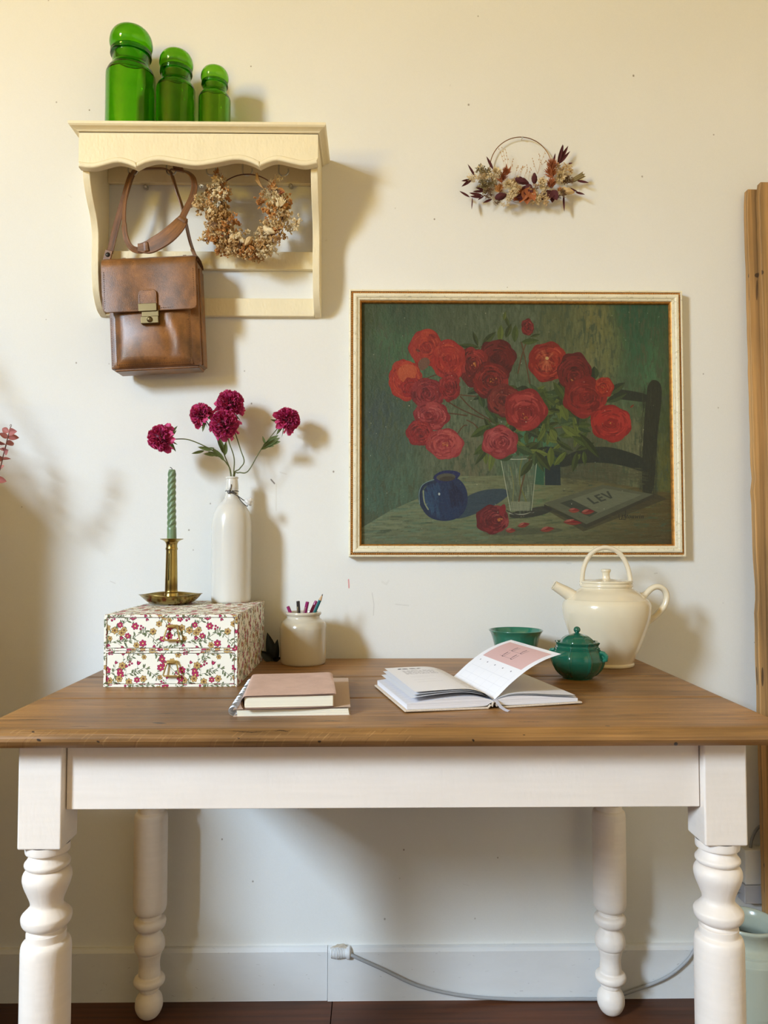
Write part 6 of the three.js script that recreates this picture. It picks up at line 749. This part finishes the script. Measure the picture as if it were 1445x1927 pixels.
// ---------- leaning boards, socket box, can, cable ----------
{
  const c = pixelCanvas(512, 1024, (u, v) => { const gr = fbm(u, v, 40, 3, 4, 601), b = fbm(u, v, 5, 6, 4, 603), k = 0.86 + 0.4 * (gr - 0.5) + 0.35 * (b - 0.5); return [205 * k, 158 * k, 98 * k]; }), g = c.getContext('2d'), R = rng(61);
  for (let i = 0; i < 26; i++) { g.fillStyle = `rgba(52,38,26,${0.25 + 0.5 * R()})`; g.beginPath(); g.ellipse(R() * 512, R() * 1024, 2 + R() * 8, 4 + R() * 26, (R() - 0.5) * 0.3, 0, 7); g.fill(); }
  for (let i = 0; i < 40; i++) { g.strokeStyle = `rgba(70,42,22,${0.2 + 0.4 * R()})`; g.lineWidth = 1 + R() * 3; const x = R() * 512, y = R() * 1024; g.beginPath(); g.moveTo(x, y); g.lineTo(x + (R() - 0.5) * 8, y + 20 + R() * 90); g.stroke(); }
  const wood = std({ map: texOf(c, { rx: 1 / 0.3, ry: 1 / 1.3 }), roughness: 0.7, bumpMap: noiseBump(256, 512, 60, 5, 3, 605, 3, 1), bumpScale: 0.001 });
  function plank(x0, x1, h, z0, z1, seed, chips) {   // a worn plank with an uneven left edge
    const R2 = rng(seed), L = [], n = 60; for (let i = 0; i <= n; i++) { const y = i / n * h; let d = (R2() - 0.5) * 0.0016; for (const [cy, w, dp] of chips) d += dp * Math.exp(-Math.pow((y - cy) / w, 2)); L.push([x0 + d + (i === n ? 0.003 : 0), y]); }
    return metricUV(extrude([[x0, 0], [x1, 0], [x1, h], ...L.reverse()], z1 - z0, 0.0012, 1).translate(0, 0, z0));
  }
  for (const [label, x0, x1, h, z0, z1, seed, chips] of [['long worn pine board leaning on the wall, back one of two', 0, 0.26, 1.803, 0, 0.018, 71, [[1.135, 0.012, 0.004], [1.12, 0.02, -0.002], [0.895, 0.012, 0.004], [0.93, 0.03, 0.002], [0.87, 0.02, 0.002]]], ['long worn pine board leaning in front of another one', 0.0195, 0.28, 1.811, 0.0185, 0.036, 72, [[0.6, 0.1, 0.002], [1.2, 0.2, 0.002]]]]) {
    const b = thing('wooden_board', label, 'board', [0.8415, 0, 0.047], 'pine boards leaning on the wall'); const m = part(b, 'plank', plank(x0, x1, h, z0, z1, seed, chips), wood);
    b.rotation.x = -0.0235; b.rotation.z = -0.0052; b.position.y = 0.0;
  }
  const offW = std({ color: lin(0.66, 0.64, 0.60), roughness: 0.6, bumpMap: noiseBump(256, 256, 20, 20, 3, 611, 10, 10), bumpScale: 0.0006 });
  const sb = thing('socket_box', 'chipped white wall box with a grey cable, behind the table leg', 'socket box', [0.8145, 0.2106, 0.0002]);
  part(sb, 'lower_box', rbox(-0.004, 0.075, 0, 0.039, 0, 0.034, 0.002, 2), std({ color: lin(0.42, 0.42, 0.44), roughness: 0.6 })); part(sb, 'upper_box', rbox(0, 0.07, 0.0395, 0.114, 0, 0.03, 0.002, 2), offW);
  part(sb, 'cable', tube(spline([[0.019, 0.114, 0.016], [0.0235, 0.134, 0.016], [0.034, 0.152, 0.014], [0.052, 0.163, 0.010], [0.072, 0.168, 0.006]], 30), 0.0032, 8), std({ color: lin(0.22, 0.22, 0.22), roughness: 0.6 }));

  const ec = pixelCanvas(512, 512, (u, v) => { const k = (fbm(u, v, 8, 8, 4, 621) - 0.5) * 20; return [166 + k, 169 + k, 150 + k]; }), eg = ec.getContext('2d'); eg.fillStyle = 'rgb(92,58,34)'; for (const [x, y, a, b] of [[322, 168, 11, 5], [100, 330, 5, 4], [420, 420, 4, 6], [360, 300, 3, 3], [300, 96, 6, 3]]) { eg.beginPath(); eg.ellipse(x, y, a, b, 0.2, 0, 7); eg.fill(); }
  const enamel = phys({ map: texOf(ec), roughness: 0.25, clearcoat: 0.4, clearcoatRoughness: 0.15 });
  const can = thing('enamel_can', 'grey green enamel can with open rim standing on the floor', 'can', [0.693, 0, 0.285]);
  part(can, 'can_body', latheS([[0.0001, 0.002], [0.056, 0.001], [0.061, 0], [0.0625, 0.004], [0.063, 0.02], [0.063, 0.12], [0.063, 0.225], [0.0615, 0.243], [0.0565, 0.2555], [0.0505, 0.2625], [0.0485, 0.268], [0.0485, 0.276], [0.0505, 0.2835], [0.0540, 0.2895], [0.0565, 0.2945], [0.0555, 0.2985], [0.0515, 0.2985], [0.0480, 0.2935], [0.0455, 0.285], [0.0452, 0.268], [0.053, 0.253], [0.0595, 0.235], [0.0600, 0.02], [0.0001, 0.008]], 170, 64), enamel);

  const gland = thing('cable_outlet', 'ribbed white cable gland set into the skirting board', 'cable outlet', [-0.072, 0.1025, 0.012]);
  const ribs = []; for (let k = 0; k < 9; k++) { const t = new THREE.TorusGeometry(0.0118 - 0.0005 * Math.abs(k - 4), 0.0017, 7, 24); t.rotateY(PI / 2 - 0.25); t.translate(-0.0165 + k * 0.0034, 0, 0); ribs.push(t); } const core = new THREE.CylinderGeometry(0.0108, 0.0108, 0.032, 24); core.rotateZ(PI / 2); ribs.push(core);
  part(gland, 'ribbed_sleeve', merged(ribs), std({ color: lin(0.72, 0.71, 0.69), roughness: 0.5 }));
  part(gland, 'collar', (() => { const q = lathe([[0.0001, -0.004], [0.0128, -0.004], [0.0135, -0.002], [0.0135, 0.003], [0.011, 0.0055], [0.0045, 0.0075], [0.0001, 0.0075]], 24, 0.6); q.rotateZ(-PI / 2); q.translate(0.0185, 0, 0); return q; })(), std({ color: lin(0.70, 0.69, 0.67), roughness: 0.5 }));
  part(gland, 'filler', (() => { const R3 = rng(88), q = new THREE.IcosahedronGeometry(1, 3), p = q.attributes.position; for (let i = 0; i < p.count; i++) { const k = 0.85 + 0.3 * hash(Math.round(p.getX(i) * 900), Math.round(p.getY(i) * 900 + p.getZ(i) * 70), 3); p.setXYZ(i, p.getX(i) * 0.024 * k + 0.002, p.getY(i) * 0.0165 * k + 0.001, p.getZ(i) * 0.0045 * k - 0.0005); } q.computeVertexNormals(); return q; })(), std({ color: lin(0.50, 0.42, 0.32), roughness: 0.95 }), 'crumbled plaster round the gland');
  const cord = thing('power_cable', 'grey cable running along the skirting from the white gland', 'cable', [0, 0, 0]);
  part(cord, 'cable', tube(spline([[-0.048, 0.1015, 0.016], [-0.0400, 0.0985, 0.021], [0.0214, 0.0725, 0.024], [0.0907, 0.0409, 0.026], [0.1601, 0.0215, 0.024], [0.2296, 0.0105, 0.022], [0.30, 0.0055, 0.021], [0.3602, 0.0043, 0.021], [0.4400, 0.0043, 0.021], [0.5132, 0.0055, 0.021], [0.5667, 0.0205, 0.0205], [0.637, 0.0465, 0.020], [0.6783, 0.0750, 0.020], [0.7022, 0.1025, 0.019], [0.7322, 0.1494, 0.012], [0.76, 0.19, 0.008], [0.795, 0.225, 0.01], [0.812, 0.23, 0.014]], 160), 0.0036, 10), std({ color: lin(0.36, 0.36, 0.36), roughness: 0.55 }));
}

// ---------- out of frame beside the table: the chest whose shade falls on the wall, with a vase of eucalyptus ----------
{
  const wood = std({ color: lin(0.20, 0.12, 0.06), roughness: 0.55 }), knobM = std({ color: lin(0.4, 0.3, 0.12), metalness: 1, roughness: 0.35 });
  const c = thing('chest_of_drawers', 'tall dark wooden chest of drawers standing beside the table', 'chest of drawers', [-1.34, 0, 0.29]);
  part(c, 'body', rbox(-0.29, 0.29, 0.08, 1.29, -0.27, 0.24, 0.004, 2), wood); part(c, 'top', rbox(-0.30, 0.30, 1.29, 1.315, -0.28, 0.26, 0.006, 2), wood);
  for (let k = 0; k < 6; k++) { const d = part(c, 'drawer', rbox(-0.27, 0.27, 0.10 + k * 0.196, 0.285 + k * 0.196, 0.2402, 0.2525, 0.004, 2), wood); for (const x of [-0.15, 0.15]) { const g = lathe([[0.006, 0], [0.006, 0.008], [0.013, 0.014], [0.014, 0.019], [0.008, 0.024], [0.0001, 0.025]], 20); g.rotateX(PI / 2); g.translate(x, 0.193 + k * 0.196, 0.252); part(d, 'knob', g, knobM); } }
  for (const x of [-0.27, 0.27]) for (const z of [-0.24, 0.21]) part(c, 'foot', rbox(x - 0.02, x + 0.02, 0, 0.08, z - 0.02, z + 0.02, 0.003, 1), wood);
  const vz = thing('ceramic_vase', 'white vase on the chest of drawers', 'vase', [-1.16, 1.3152, 0.2]);
  part(vz, 'vase_body', latheS([[0.0001, 0.001], [0.035, 0], [0.042, 0.008], [0.052, 0.04], [0.048, 0.08], [0.03, 0.11], [0.025, 0.122], [0.028, 0.13], [0.025, 0.131], [0.021, 0.122], [0.026, 0.108], [0.043, 0.08], [0.04, 0.015], [0.0001, 0.008]], 80, 40), glaze(0.7, 0.68, 0.64));
  const fab = std({ color: lin(0.22, 0.16, 0.10), roughness: 0.9 }), ch = thing('armchair', 'brown upholstered armchair standing beside the table', 'armchair', [-1.21, 0, 1.03]);
  part(ch, 'seat', rbox(-0.24, 0.24, 0.2, 0.44, -0.24, 0.26, 0.04, 4), fab); part(ch, 'backrest', (() => { const g = rbox(-0.30, 0.30, 0.18, 0.99, -0.34, -0.22, 0.05, 5); g.rotateX(-0.06); return g; })(), fab); for (const x of [-0.27, 0.27]) part(ch, 'armrest', rbox(x - 0.045, x + 0.045, 0.18, 0.62, -0.25, 0.27, 0.035, 4), fab); for (const x of [-0.26, 0.26]) for (const z of [-0.26, 0.22]) part(ch, 'leg', lathe([[0.0001, 0], [0.015, 0], [0.022, 0.2], [0.0001, 0.2]], 12).translate(x, 0, z), wood);
  const leafM = phys({ color: lin(0.42, 0.135, 0.115), roughness: 0.6, side: THREE.DoubleSide, transmission: 0.15, thickness: 0 }), stemM = std({ color: lin(0.16, 0.06, 0.04), roughness: 0.7 }), lg = leafGeo(0.0205, 0.0135, { bend: 0.1, cup: 0.3, tip: 0.75 });
  function sprig(label, pts, first, seed, tip) {
    const base = [-1.16, 1.42, 0.2], s = thing('eucalyptus_sprig', label, 'branch', base, 'reddish eucalyptus in the vase'), P = spline([[0, 0, 0], ...pts.map((p) => [p[0] - base[0], p[1] - base[1], p[2] - base[2]])], 80), R = rng(seed);
    part(s, 'stem', tube(P, (t) => mix(0.0022, 0.0009, t), 6), stemM);
    for (let i = first; i < 80; i += 4) { const t = V().subVectors(P[Math.min(80, i + 1)], P[i - 1]).normalize(), a = R() * 6; for (const sgn of [1, -1]) { const side = V(Math.cos(a), 0.2, Math.sin(a) * 0.7).cross(t).normalize().multiplyScalar(sgn), o = part(s, 'leaf', lg, leafM); o.position.copy(P[i]); aim(o, side.addScaledVector(t, 0.25), R() * 2 - 1); o.scale.setScalar(0.8 + 0.5 * R()); } }
    if (tip) part(s, 'tip_loop', (() => { const g = new THREE.TorusGeometry(0.0022, 0.0006, 5, 14); g.scale(0.7, 1, 1); g.translate(P[80].x + 0.0006, P[80].y + 0.003, P[80].z); return g; })(), stemM);
  }
  sprig('red eucalyptus sprig reaching into view beside the bag', [[-1.10, 1.46, 0.2], [-1.0, 1.40, 0.2], [-0.93, 1.27, 0.2], [-0.83, 1.145, 0.2], [-0.775, 1.105, 0.2], [-0.746, 1.130, 0.2], [-0.7340, 1.172, 0.2], [-0.7270, 1.203, 0.2], [-0.7212, 1.2275, 0.2]], 24, 801, true);
  sprig('eucalyptus sprig arching over the edge of the chest', [[-1.1, 1.5, 0.22], [-1.02, 1.48, 0.24], [-0.95, 1.38, 0.24], [-0.86, 1.25, 0.22], [-0.84, 1.17, 0.20]], 16, 802);
  sprig('eucalyptus sprig drooping low from the vase', [[-1.12, 1.47, 0.22], [-1.06, 1.42, 0.24], [-1.0, 1.30, 0.25], [-0.92, 1.16, 0.24], [-0.88, 1.06, 0.22]], 16, 803);
  sprig('eucalyptus sprig leaning back against the wall side', [[-1.12, 1.46, 0.18], [-1.04, 1.36, 0.16], [-0.97, 1.22, 0.15], [-0.90, 1.12, 0.14], [-0.87, 1.05, 0.14]], 16, 805);
}

renderer.render(scene, camera);
